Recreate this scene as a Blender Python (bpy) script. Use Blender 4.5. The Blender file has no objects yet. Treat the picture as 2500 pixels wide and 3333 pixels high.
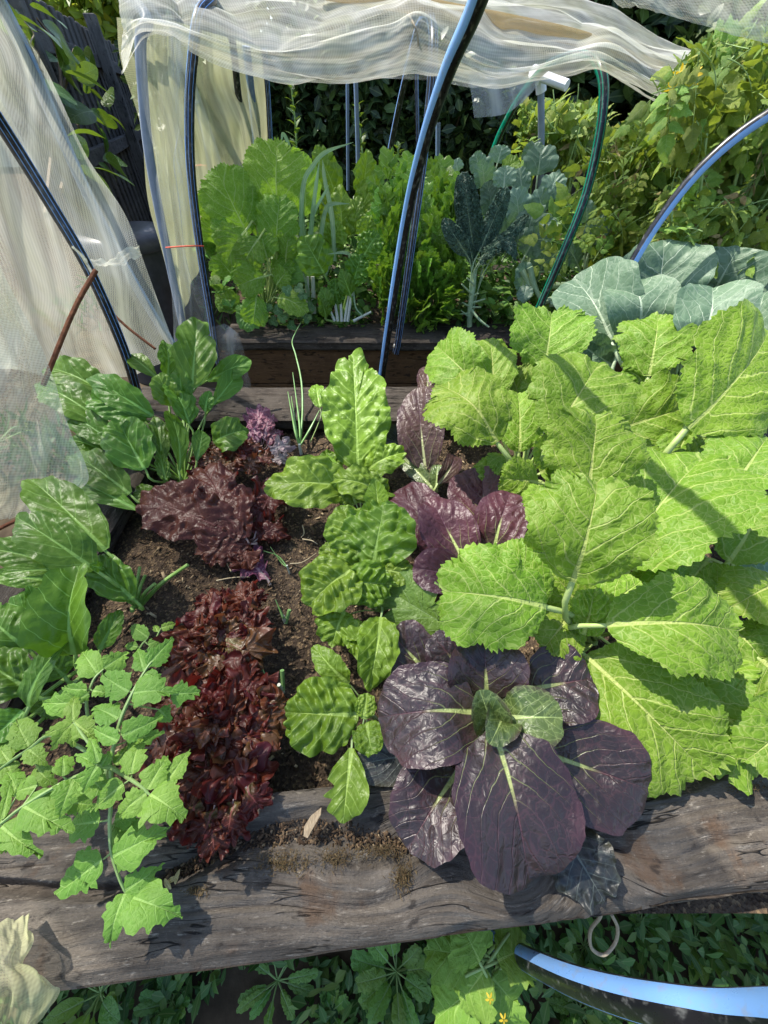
import bpy, math, random
import numpy as np
from mathutils import Vector, Matrix

# ------------------------------------------------------------------ camera, sky, sun
scene = bpy.context.scene
COL = scene.collection
H = 0.80                       # camera height above the bed timbers (z = 0 is the top of the timbers)
PHI = math.radians(47.0)       # looking down into the bed
F = 1250.0                     # focal length in photo pixels (2500 wide)
cam_d = bpy.data.cameras.new('camera')
cam_d.sensor_fit = 'HORIZONTAL'; cam_d.sensor_width = 36.0; cam_d.lens = 18.0
cam_d.clip_start = 0.02; cam_d.clip_end = 400
cam = bpy.data.objects.new('camera', cam_d); COL.objects.link(cam)
cam.location = (0, 0, H); cam.rotation_euler = (math.pi/2 - PHI, 0, 0)
scene.camera = cam
SUN = Vector((-0.56, 0.36, 0.98)).normalized()
world = bpy.data.worlds.new('World'); scene.world = world; world.use_nodes = True
wn = world.node_tree; wn.nodes.clear()
sky = wn.nodes.new('ShaderNodeTexSky'); sky.sky_type = 'NISHITA'; sky.sun_disc = False
sky.sun_elevation = math.asin(SUN.z); sky.sun_rotation = math.atan2(SUN.x, SUN.y)
bg = wn.nodes.new('ShaderNodeBackground'); bg.inputs['Strength'].default_value = 0.15
wo = wn.nodes.new('ShaderNodeOutputWorld')
wn.links.new(sky.outputs[0], bg.inputs[0]); wn.links.new(bg.outputs[0], wo.inputs[0])
sl = bpy.data.lights.new('sun', 'SUN'); sl.energy = 3.9; sl.angle = math.radians(0.55); sl.color = (1.0, 0.94, 0.84)
so = bpy.data.objects.new('sun', sl); COL.objects.link(so)
so.rotation_euler = SUN.to_track_quat('Z', 'Y').to_euler()
vs = scene.view_settings
vs.view_transform = 'Standard'; vs.look = 'None'; vs.gamma = 1.0; vs.exposure = 1.05; vs.use_curve_mapping = False
scene.cycles.max_bounces = 10; scene.cycles.transparent_max_bounces = 16
scene.cycles.diffuse_bounces = 4; scene.cycles.transmission_bounces = 6
scene.cycles.use_denoising = True

# ------------------------------------------------------------------ measuring helpers
CAM = np.array([0, 0, H]); CP, SP = math.cos(PHI), math.sin(PHI)
def ray(px, py):
    u = (px-1250)/F; v = (py-1666.5)/F
    return np.array([u, CP - v*SP, -SP - v*CP])          # camera depth is 1 along this
def P(px, py, z):
    d = ray(px, py); return CAM + d*((z-H)/d[2])
def Q(px, py, Y):
    d = ray(px, py); return CAM + d*(Y/d[1])
def D(px, py, dep): return CAM + ray(px, py)*dep
def mpp(p): return ((p[1])*CP + (H-p[2])*SP)/F           # metres per photo pixel there
def nrm(a):
    a = np.asarray(a, float); n = np.linalg.norm(a, axis=-1, keepdims=True); return a/np.maximum(n, 1e-9)
def lerp(a, b, t): return a + (b-a)*t
UP = np.array([0, 0, 1.0])
def hash2(i, j, s):
    h = np.sin(i*127.1 + j*311.7 + s*74.7)*43758.5453; return h - np.floor(h)
def vn(x, y, s=0):
    x = np.asarray(x, float); y = np.asarray(y, float)
    i, j = np.floor(x), np.floor(y); f, g = x-i, y-j
    f = f*f*(3-2*f); g = g*g*(3-2*g)
    return lerp(lerp(hash2(i, j, s), hash2(i+1, j, s), f), lerp(hash2(i, j+1, s), hash2(i+1, j+1, s), f), g)
def fbm(x, y, s=0, o=3):
    r = 0; a = 1; t = 0
    for k in range(o): r = r + a*vn(x*2**k, y*2**k, s+k*7); t += a; a *= .5
    return r/t
def catmull(pts, n):
    p = np.asarray(pts, float); m = len(p)
    if m == 2: return p[0] + (p[1]-p[0])*np.linspace(0, 1, n)[:, None]
    q = np.vstack([2*p[0]-p[1], p, 2*p[-1]-p[-2]])
    t = np.linspace(0, m-1, n); k = np.minimum(t.astype(int), m-2); f = (t-k)[:, None]
    a, b, c, d = q[k], q[k+1], q[k+2], q[k+3]
    return .5*((2*b)+(-a+c)*f+(2*a-5*b+4*c-d)*f*f+(-a+3*b-3*c+d)*f**3)

# ------------------------------------------------------------------ mesh building
class G:                                   # collects geometry: verts, faces (quads and tris), uv per corner, material index
    def __init__(s): s.v = []; s.q = []; s.t = []; s.uq = []; s.ut = []; s.mq = []; s.mt = []; s.n = 0
    def add(s, v, q=None, t=None, uv=None, m=0):
        v = np.asarray(v, float).reshape(-1, 3)
        if uv is None: uv = v[:, :2]
        uv = np.asarray(uv, float)
        if q is not None and len(q):
            q = np.asarray(q, int); s.q.append(q+s.n); s.uq.append(uv[q.ravel()]); s.mq.append(np.full(len(q), m))
        if t is not None and len(t):
            t = np.asarray(t, int); s.t.append(t+s.n); s.ut.append(uv[t.ravel()]); s.mt.append(np.full(len(t), m))
        s.v.append(v); s.n += len(v); return s
    def join(s, o, M=None, m=None):
        for v in o.v:
            s.v.append(v if M is None else v @ M[:3, :3].T + M[:3, 3])
        s.q += [q+s.n for q in o.q]; s.t += [t+s.n for t in o.t]; s.uq += o.uq; s.ut += o.ut
        s.mq += [k if m is None else np.full(len(k), m) for k in o.mq]
        s.mt += [k if m is None else np.full(len(k), m) for k in o.mt]
        s.n += o.n; return s
    def mesh(s, name, mats, off=None, smooth=True):
        v = np.vstack(s.v)
        if off is not None: v = v - np.asarray(off)
        q = np.vstack(s.q) if s.q else np.zeros((0, 4), int); t = np.vstack(s.t) if s.t else np.zeros((0, 3), int)
        me = bpy.data.meshes.new(name)
        nq, nt = len(q), len(t)
        me.vertices.add(len(v)); me.vertices.foreach_set('co', v.astype(np.float32).ravel())
        li = np.concatenate([q.ravel(), t.ravel()]).astype(np.int32)
        me.loops.add(len(li)); me.loops.foreach_set('vertex_index', li)
        me.polygons.add(nq+nt)
        me.polygons.foreach_set('loop_start', np.concatenate([np.arange(nq)*4, nq*4+np.arange(nt)*3]).astype(np.int32))
        mi = np.concatenate([np.concatenate(s.mq) if s.mq else [], np.concatenate(s.mt) if s.mt else []]).astype(np.int32)
        me.polygons.foreach_set('material_index', mi)
        me.polygons.foreach_set('use_smooth', np.full(nq+nt, smooth))
        wd = max(x.shape[1] for x in s.uq+s.ut); uvs = np.vstack([np.pad(x, ((0, 0), (0, wd-x.shape[1]))) for x in s.uq+s.ut])
        ul = me.uv_layers.new(name='UVMap'); ul.data.foreach_set('uv', uvs[:, :2].astype(np.float32).ravel())
        if uvs.shape[1] >= 4:
            u2 = me.uv_layers.new(name='Metric'); u2.data.foreach_set('uv', uvs[:, 2:4].astype(np.float32).ravel())
        if uvs.shape[1] >= 6:
            u3 = me.uv_layers.new(name='Veins'); u3.data.foreach_set('uv', uvs[:, 4:6].astype(np.float32).ravel())
        for m in (mats if isinstance(mats, (list, tuple)) else [mats]): me.materials.append(m)
        me.update(calc_edges=True); me.validate()
        return me
def link(name, data, parent=None, loc=None):
    o = bpy.data.objects.new(name, data); COL.objects.link(o)
    if parent is not None: o.parent = parent
    if loc is not None: o.location = Vector(loc)
    return o
def tag(o, label=None, cat=None, group=None, kind=None):
    if label: o['label'] = label
    if cat: o['category'] = cat
    if group: o['group'] = group
    if kind: o['kind'] = kind
    return o
def thing(name, loc, label, cat, group=None):
    return tag(link(name, None, None, loc), label, cat, group)
def wloc(o):
    p = np.array(o.location); q = o.parent
    while q is not None: p = p + np.array(q.location); q = q.parent
    return p
def part(name, g, mats, parent=None, smooth=True):
    off = wloc(parent) if parent is not None else None
    return link(name, g.mesh(name, mats, off, smooth), parent)
def solo(name, g, mats, label=None, cat=None, group=None, kind=None, smooth=True, parent=None):
    v = np.vstack(g.v); c = np.array([v[:, 0].mean(), v[:, 1].mean(), v[:, 2].min()])
    return tag(link(name, g.mesh(name, mats, c, smooth), None, c), label, cat, group, kind)

def grid_faces(nu, nv, wrap=False):
    a = np.arange(nu*nv).reshape(nu, nv)
    if wrap: b = np.roll(a, -1, axis=1)
    else: b = a[:, 1:]; 
    c = a if wrap else a[:, :-1]
    return np.stack([c[:-1], b[:-1], b[1:], c[1:]], -1).reshape(-1, 4)
def tube(pts, r, n=None, sides=8, face=None, cap=True, m=0, spin=None):
    """sweep; u = angle/turn (0 turns towards `face`), v = metres along"""
    pts = np.asarray(pts, float); n = n or max(2, 4*len(pts))
    c = catmull(pts, n); rr = np.interp(np.linspace(0, 1, n), np.linspace(0, 1, len(np.atleast_1d(r))), np.atleast_1d(r)) if np.ndim(r) else np.full(n, r)
    T = nrm(np.gradient(c, axis=0))
    f = (CAM - c[0]) if face is None else np.asarray(face, float)
    N = [nrm(f - T[0]*np.dot(f, T[0]))]
    for k in range(1, n):
        x = N[-1] - T[k]*np.dot(N[-1], T[k]); N.append(nrm(x))
    N = np.array(N); B = np.cross(T, N)
    a = np.linspace(0, 2*np.pi, sides+1)
    v = c[:, None] + rr[:, None, None]*(np.cos(a)[None, :, None]*N[:, None] + np.sin(a)[None, :, None]*B[:, None])
    s = np.concatenate([[0], np.cumsum(np.linalg.norm(np.diff(c, axis=0), axis=1))])
    sp = 0 if spin is None else np.interp(np.linspace(0, 1, n), *spin)[:, None]
    uv = np.stack(np.broadcast_arrays(a[None]/(2*np.pi)+sp, s[:, None], 0.5, s[:, None]+3), -1).reshape(-1, 4)
    g = G(); g.add(v.reshape(-1, 3), grid_faces(n, sides+1), None, uv, m)
    if cap:
        for k, e in ((0, 0), (n-1, 1)):
            ring = v[k, :-1]; vv = np.vstack([ring, c[k]]); i = np.arange(sides); j = (i+1) % sides
            tr = np.stack([j, i, np.full(sides, sides)], -1) if k == 0 else np.stack([i, j, np.full(sides, sides)], -1)
            g.add(vv, None, tr, np.tile([[.5, s[k], .5, s[k]]], (sides+1, 1)), m)
    return g
def box(c, s, R=None, bev=0.0, m=0):
    c = np.asarray(c, float); hx, hy, hz = np.asarray(s, float)/2
    b = min(bev, hx*.9, hy*.9, hz*.9)
    if b <= 0:
        v = np.array([[x, y, z] for x in (-hx, hx) for y in (-hy, hy) for z in (-hz, hz)])
        q = [[0, 1, 3, 2], [4, 6, 7, 5], [0, 4, 5, 1], [2, 3, 7, 6], [0, 2, 6, 4], [1, 5, 7, 3]]
        t = None
    else:
        ids = {}; v = []
        for ax in range(3):
            for sx in (-1, 1):
                for sy in (-1, 1):
                    for sz in (-1, 1):
                        p = [sx*(hx-b), sy*(hy-b), sz*(hz-b)]; p[ax] = (sx, sy, sz)[ax]*(hx, hy, hz)[ax]
                        ids[ax, sx, sy, sz] = len(v); v.append(p)
        q = []; t = []
        I = lambda ax, *s: ids[(ax,)+s]
        for s1 in (-1, 1):
            q.append([I(0, s1, -1, -1), I(0, s1, 1, -1), I(0, s1, 1, 1), I(0, s1, -1, 1)])
            q.append([I(1, -1, s1, -1), I(1, -1, s1, 1), I(1, 1, s1, 1), I(1, 1, s1, -1)])
            q.append([I(2, -1, -1, s1), I(2, 1, -1, s1), I(2, 1, 1, s1), I(2, -1, 1, s1)])
            for s2 in (-1, 1):
                q.append([I(0, s1, s2, -1), I(0, s1, s2, 1), I(1, s1, s2, 1), I(1, s1, s2, -1)])
                q.append([I(0, s1, -1, s2), I(0, s1, 1, s2), I(2, s1, 1, s2), I(2, s1, -1, s2)])
                q.append([I(1, -1, s1, s2), I(1, 1, s1, s2), I(2, 1, s1, s2), I(2, -1, s1, s2)])
                for s3 in (-1, 1): t.append([I(0, s1, s2, s3), I(1, s1, s2, s3), I(2, s1, s2, s3)])
        v = np.array(v, float); qq = []
        for f in q:
            nn = np.cross(v[f[1]]-v[f[0]], v[f[2]]-v[f[0]])
            qq.append(f if np.dot(nn, v[f].mean(0)) > 0 else f[::-1])
        tt = []
        for f in t:
            nn = np.cross(v[f[1]]-v[f[0]], v[f[2]]-v[f[0]])
            tt.append(f if np.dot(nn, v[f].mean(0)) > 0 else f[::-1])
        q, t = qq, tt
    v = np.asarray(v, float)
    uv = np.stack([v[:, 0]+v[:, 1]*.3, v[:, 2]+v[:, 1]], -1) if max(hx, hy) > hz else np.stack([v[:, 2], v[:, 0]+v[:, 1]], -1)
    uv = np.hstack([uv, uv])
    if R is not None: v = v @ np.asarray(R).T
    return G().add(v + c, q, t, uv, m)
def rotz(a): c, s = math.cos(a), math.sin(a); return np.array([[c, -s, 0], [s, c, 0], [0, 0, 1.0]])
def frame(d, n):                       # columns x(side), y(dir), z(normal)
    y = nrm(d); z = nrm(np.asarray(n, float) - y*np.dot(n, y)); x = np.cross(y, z); return np.stack([x, y, z], 1)
def mat4(R, t, s=1.0):
    M = np.eye(4); M[:3, :3] = R*s; M[:3, 3] = t; return M
def place(name, mesh, parent, loc, R, s=1.0):
    o = bpy.data.objects.new(name, mesh); COL.objects.link(o); o.parent = parent
    o.matrix_local = Matrix(mat4(R, np.asarray(loc) - (wloc(parent) if parent else 0), s).tolist()); return o

# ------------------------------------------------------------------ materials
class NT:
    def __init__(s, name):
        s.mat = bpy.data.materials.new(name); s.mat.use_nodes = True; s.t = s.mat.node_tree; s.t.nodes.clear()
    def n(s, ty, props=None, **inp):
        x = s.t.nodes.new(ty)
        for k, v in (props or {}).items(): setattr(x, k, v)
        for k, v in inp.items(): s.set(x, k.replace('_', ' '), v)
        return x
    def set(s, x, k, v):
        i = x.inputs[int(k)] if k.isdigit() else x.inputs[k]
        if isinstance(v, bpy.types.NodeSocket): s.t.links.new(v, i)
        else: i.default_value = v
    def m(s, op, a, b=0.0, c=0.0, clamp=False):
        x = s.t.nodes.new('ShaderNodeMath'); x.operation = op; x.use_clamp = clamp
        for k, v in enumerate((a, b, c)): s.set(x, str(k), v)
        return x.outputs[0]
    def mix(s, f, a, b, bl='MIX'):
        x = s.t.nodes.new('ShaderNodeMix'); x.data_type = 'RGBA'; x.blend_type = bl
        for k, v in ((0, f), (6, a), (7, b)): 
            if not isinstance(v, bpy.types.NodeSocket) and k > 0: v = (*v[:3], 1)
            s.set(x, str(k), v)
        return x.outputs[2]
    def ss(s, x, a, b):
        r = s.t.nodes.new('ShaderNodeMapRange'); r.interpolation_type = 'SMOOTHSTEP'
        s.set(r, '0', x); r.inputs[1].default_value = a; r.inputs[2].default_value = b; return r.outputs[0]
    def uv(s, name): return s.n('ShaderNodeUVMap', {'uv_map': name}).outputs[0]
    def obj(s): return s.n('ShaderNodeTexCoord').outputs['Object']
    def sep(s, v): return s.n('ShaderNodeSeparateXYZ', Vector=v).outputs
    def scale(s, v, k): return s.n('ShaderNodeVectorMath', {'operation': 'MULTIPLY'}, **{'0': v, '1': k}).outputs[0]
    def noise(s, v, sc, det=3, rough=.55, dist=0.0): return s.n('ShaderNodeTexNoise', Vector=v, Scale=sc, Detail=det, Roughness=rough, Distortion=dist).outputs[0]
    def rnd(s): return s.n('ShaderNodeObjectInfo').outputs['Random']
    def bump(s, h, st, d=0.01, nrm=None):
        x = s.n('ShaderNodeBump', Height=h, Strength=st, Distance=d)
        if nrm is not None: s.set(x, 'Normal', nrm)
        return x.outputs[0]
    def out(s, sh): o = s.t.nodes.new('ShaderNodeOutputMaterial'); s.t.links.new(sh, o.inputs[0]); return s.mat
    def bsdf(s, col, rough=.6, spec=.4, nrm=None, **kw):
        x = s.n('ShaderNodeBsdfPrincipled', Roughness=rough)
        s.set(x, 'Base Color', col if isinstance(col, bpy.types.NodeSocket) else (*col[:3], 1)); s.set(x, 'Specular IOR Level', spec)
        if nrm is not None: s.set(x, 'Normal', nrm)
        for k, v in kw.items(): s.set(x, k.replace('_', ' '), v)
        return x.outputs[0]
def hsv(nt, c, h, v, s=1.0): return nt.n('ShaderNodeHueSaturation', Hue=h, Saturation=s, Value=v, Color=c).outputs[0]

def leaf_mat(name, c1, c2, vein, N=7, sl=2.2, vw=.05, mid=.006, net=70, netd=.35, rough=.42, spec=.45, trans=.3, tcol=None, back=None, bump=.6, under=None, edge=None, centre=None, cell=(1, 1, 1), vfade=1.0, coat=0.0, midfade=0.0, hv=.03, vv=.35, basevein=None, bd=.0026):
    """c1/c2 blade colours in patches, vein colour, net = vein-cell scale per metre; `centre` tints the blade near its base"""
    k = NT(name); A = k.uv('UVMap'); Mv = k.uv('Metric'); X, V, _ = k.sep(A)[:3]
    x = k.m('MULTIPLY', k.m('SUBTRACT', X, .5), 2.0); ax = k.m('ABSOLUTE', x); side = k.m('GREATER_THAN', x, 0.0)
    wob = k.m('MULTIPLY', k.m('SUBTRACT', k.noise(Mv, 30, 2), .5), 0.45)
    S = k.m('ADD', k.m('ADD', k.sep(k.uv('Veins'))[0], k.m('MULTIPLY', side, .42)), wob)
    d = k.m('ABSOLUTE', k.m('SUBTRACT', k.m('FRACT', k.m('ADD', S, 20.5)), .5))             # 0 on a side vein
    wv = k.m('MULTIPLY_ADD', ax, -vw*N*.62, vw*N)
    lat = k.m('SUBTRACT', 1.0, k.m('DIVIDE', d, k.m('MAXIMUM', wv, .001)), clamp=True)
    lat = k.m('MULTIPLY', lat, vfade)
    mx = k.m('ABSOLUTE', k.sep(Mv)[0])
    # metric x is stored centred on the midrib
    mw = k.m('MULTIPLY', k.m('POWER', k.m('SUBTRACT', 1.0, V, clamp=True), 1.3), mid*1.5)
    midm = k.m('SUBTRACT', 1.0, k.m('DIVIDE', mx, k.m('MAXIMUM', mw, .0004)), clamp=True)
    midm = k.ss(midm, 0.0, .5)
    if midfade: midm = k.m('MULTIPLY', midm, k.m('SUBTRACT', 1.0, k.m('MULTIPLY', V, midfade), clamp=True))
    wv2 = k.n('ShaderNodeVectorMath', {'operation': 'ADD'}, **{'0': Mv, '1': k.scale(k.n('ShaderNodeTexNoise', Vector=Mv, Scale=40.0).outputs[1], (.02, .02, 0))}).outputs[0]
    vo = k.n('ShaderNodeTexVoronoi', {'feature': 'DISTANCE_TO_EDGE'}, Vector=k.scale(wv2, cell), Scale=float(net)).outputs[0]
    nt_ = k.m('SUBTRACT', 1.0, k.ss(vo, 0.0, .075)); vo2 = k.ss(vo, 0.0, .5)
    fine = k.n('ShaderNodeTexVoronoi', {'feature': 'DISTANCE_TO_EDGE'}, Vector=wv2, Scale=float(net)*2.6).outputs[0]
    r = k.rnd()
    blot = k.noise(Mv, 9, 3)
    col = k.mix(k.ss(blot, .3, .7), c1, c2)
    if centre: col = k.mix(k.m('MULTIPLY', k.m('SUBTRACT', 1.0, k.ss(k.m('ADD', V, k.m('MULTIPLY', ax, .5)), .1, .62)), .8), col, centre)
    if edge: col = k.mix(k.m('MULTIPLY', k.ss(k.m('ADD', ax, k.m('MULTIPLY', k.m('ABSOLUTE', k.m('SUBTRACT', V, .45)), .7)), .75, 1.15), .7), col, edge)
    if basevein: vn_ = k.mix(k.ss(V, .58, .3), vein, basevein)
    else: vn_ = vein
    col = k.mix(k.m('MULTIPLY', nt_, netd*.8), col, vein)
    col = k.mix(k.m('MULTIPLY', k.ss(lat, 0, .7), .38 if basevein else .7), col, vn_)
    col = k.mix(midm, col, vn_)
    col = k.mix(k.m('MULTIPLY', k.ss(k.noise(Mv, 160, 2), .66, .8), .18), col, (.2, .16, .06))
    h1 = k.m('MULTIPLY_ADD', r, hv, .5-hv/2); v1 = k.m('MULTIPLY_ADD', k.m('FRACT', k.m('MULTIPLY', r, 7.31)), vv, 1-vv/2)
    col = hsv(k, col, h1, v1)
    hgt = k.m('ADD', k.m('MULTIPLY', vo2, .7), k.m('ADD', k.m('MULTIPLY', lat, -.5), k.m('MULTIPLY', k.ss(fine, 0, .4), .2)))
    hgt = k.m('ADD', hgt, k.m('MULTIPLY', midm, -.6))
    nb = k.bump(hgt, bump, bd)
    front = k.bsdf(col, k.m('MULTIPLY_ADD', k.noise(Mv, 60, 2), .2, rough-.1), spec, nb, Coat_Weight=coat, Coat_Roughness=.25)
    tc = k.mix(.55, col, tcol) if tcol else col
    tr = k.n('ShaderNodeBsdfTranslucent', Normal=nb); k.set(tr, 'Color', tc)
    tmix = k.m('SUBTRACT', trans, k.m('MULTIPLY', k.m('MAXIMUM', k.ss(lat, 0, .7), midm), trans*.5))
    sh = k.n('ShaderNodeMixShader', Fac=tmix); k.set(sh, '1', front); k.set(sh, '2', tr.outputs[0])
    return k.out(sh.outputs[0])
def simple_mat(name, c1, c2, sc=20, rough=.6, spec=.4, bump=.2, trans=0.0, stretch=(1, 1, 1), hv=0.0, vv=0.0, bd=.004, **kw):
    k = NT(name); v = k.scale(k.obj(), stretch); nz = k.noise(v, sc, 4); col = k.mix(k.ss(nz, .3, .7), c1, c2)
    if hv or vv:
        r = k.rnd(); col = hsv(k, col, k.m('MULTIPLY_ADD', r, hv, .5-hv/2), k.m('MULTIPLY_ADD', k.m('FRACT', k.m('MULTIPLY', r, 5.7)), vv, 1-vv/2))
    b = k.bsdf(col, rough, spec, k.bump(k.noise(v, sc*2.5, 3), bump, bd), **kw)
    if trans:
        t = k.n('ShaderNodeBsdfTranslucent'); k.set(t, 'Color', col)
        x = k.n('ShaderNodeMixShader', Fac=trans); k.set(x, '1', b); k.set(x, '2', t.outputs[0]); b = x.outputs[0]
    return k.out(b)
# ------------------------------------------------------------------ leaves
# outline: half width (of the full width) at stations along the midrib
OUT = {
 'mustard': [(0, .06), (.05, .18), (.12, .3), (.28, .43), (.5, .5), (.7, .5), (.84, .44), (.93, .33), (.985, .15), (1, 0)],
 'round':   [(0, .06), (.05, .2), (.15, .36), (.3, .47), (.5, .5), (.7, .47), (.85, .36), (.94, .23), (.985, .1), (1, 0)],
 'chard':   [(0, .07), (.06, .2), (.16, .37), (.3, .47), (.45, .5), (.62, .46), (.78, .36), (.9, .24), (.97, .12), (1, 0)],
 'spinach': [(0, .05), (.08, .13), (.22, .27), (.42, .43), (.6, .5), (.75, .47), (.88, .34), (.96, .18), (1, 0)],
 'collard': [(0, .05), (.03, .22), (.1, .38), (.25, .48), (.48, .5), (.7, .47), (.87, .35), (.95, .22), (.99, .08), (1, 0)],
 'pakchoi': [(0, .06), (.06, .2), (.16, .38), (.34, .485), (.54, .5), (.73, .455), (.87, .34), (.95, .21), (.99, .08), (1, 0)],
 'tomato':  [(0, .1), (.05, .3), (.15, .45), (.3, .5), (.45, .42), (.6, .34), (.75, .2), (.9, .08), (1, 0)],
 'celery':  [(0, .02), (.25, .16), (.4, .3), (.55, .48), (.7, .5), (.82, .42), (.92, .25), (1, 0)],
 'lettuce': [(0, .1), (.2, .26), (.4, .38), (.6, .47), (.78, .5), (.9, .45), (.96, .33), (.99, .15), (1, 0)],
 'kale':    [(0, .1), (.06, .26), (.2, .43), (.4, .5), (.7, .46), (.88, .34), (.96, .2), (1, 0)],
 'strap':   [(0, .4), (.2, .5), (.6, .42), (.85, .25), (1, 0)],
 'oval':    [(0, .03), (.15, .28), (.4, .48), (.65, .45), (.85, .25), (1, 0)],
}
K = {  # ta,tn teeth size/number  ru,rf ruffle size/number  bl quilting between side veins  N,sl side veins  cup  fold  sv savoy blistering
 'mustard': dict(o='mustard', ta=.02, tn=52, ru=.038, rf=5, bl=.02, N=5, sl=2.6, cup=-.2, sv=.022, nt=176, nr=15, lobe=.035, big=.16, fold=.16),
 'pakchoi': dict(o='pakchoi', ta=.003, tn=30, ru=.02, rf=4, bl=.018, N=4, sl=3.2, cup=.06, sv=.012, nt=112, nr=15, lobe=.012, big=.16, fold=.12),
 'chard': dict(o='chard', ta=.003, tn=20, ru=.085, rf=5, bl=.03, N=5, sl=2.0, cup=-.05, sv=.06, nt=132, nr=18, lobe=.035, big=.14, fold=.18),
 'crinkle': dict(o='round', ta=.003, tn=20, ru=.06, rf=5, bl=.035, N=6, sl=1.8, cup=.04, sv=.11, nt=160, nr=22, lobe=.03, big=.1),
 'spinach': dict(o='chard', ta=.003, tn=20, ru=.06, rf=4, bl=.03, N=5, sl=2.2, cup=-.04, sv=.032, nt=104, nr=14, lobe=.03, big=.14, fold=.22),
 'paddle':  dict(o='spinach', ta=.003, tn=20, ru=.04, rf=4, bl=.02, N=5, sl=2.2, cup=.14, sv=.016, nt=84, nr=11, lobe=.015),
 'collard': dict(o='collard', ta=.002, tn=34, ru=.022, rf=4, bl=.014, N=4, sl=2.6, cup=.14, sv=.008, nt=104, nr=13, lobe=.015, big=.2, fold=.16),
 'broccoli':dict(o='collard', ta=.012, tn=20, ru=.09, rf=5, bl=.03, N=4, sl=2.2, cup=.12, sv=.01, nt=64, nr=8, lobe=.03),
 'tomato':  dict(o='tomato', ta=.075, tn=8, ru=.02, rf=3, bl=.015, N=5, sl=1.8, cup=-.2, sv=.01, nt=64, nr=7, lobe=.03, fold=.2),
 'tomatofar':dict(o='tomato', ta=.06, tn=7, ru=.03, rf=3, bl=.0, N=6, sl=1.8, cup=-.2, sv=.0, nt=26, nr=3, lobe=.03),
 'celery':  dict(o='celery', ta=.1, tn=7, ru=.03, rf=3, bl=.0, N=3, sl=1, cup=-.1, sv=.0, nt=40, nr=4, lobe=.05, fold=.25),
 'lettuce': dict(o='lettuce', ta=.012, tn=17, ru=.17, rf=6, bl=.0, N=5, sl=1.6, cup=.05, sv=.1, nt=170, nr=14, lobe=.085, rp=3.2, warp=.15),
 'savoylettuce': dict(o='round', ta=.02, tn=20, ru=.08, rf=7, bl=.02, N=6, sl=1.9, cup=-.04, sv=.09, nt=150, nr=18, lobe=.08, warp=.05),
 'kale': dict(o='kale', ta=.01, tn=30, ru=.05, rf=9, bl=.0, N=9, sl=1.2, cup=-.3, sv=.16, nt=150, nr=16, lobe=.01),
 'leek':    dict(o='strap', ta=0, tn=1, ru=0, rf=1, bl=0, N=3, sl=1, cup=0, sv=0, nt=30, nr=3, fold=.5),
 'oval':    dict(o='oval', ta=0, tn=1, ru=.02, rf=2, bl=.0, N=5, sl=1.6, cup=.1, sv=0, nt=22, nr=3),
 'weed':    dict(o='mustard', ta=.05, tn=14, ru=.05, rf=4, bl=.03, N=5, sl=1.6, cup=.0, sv=.02, nt=60, nr=5, lobe=.06),
}
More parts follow.
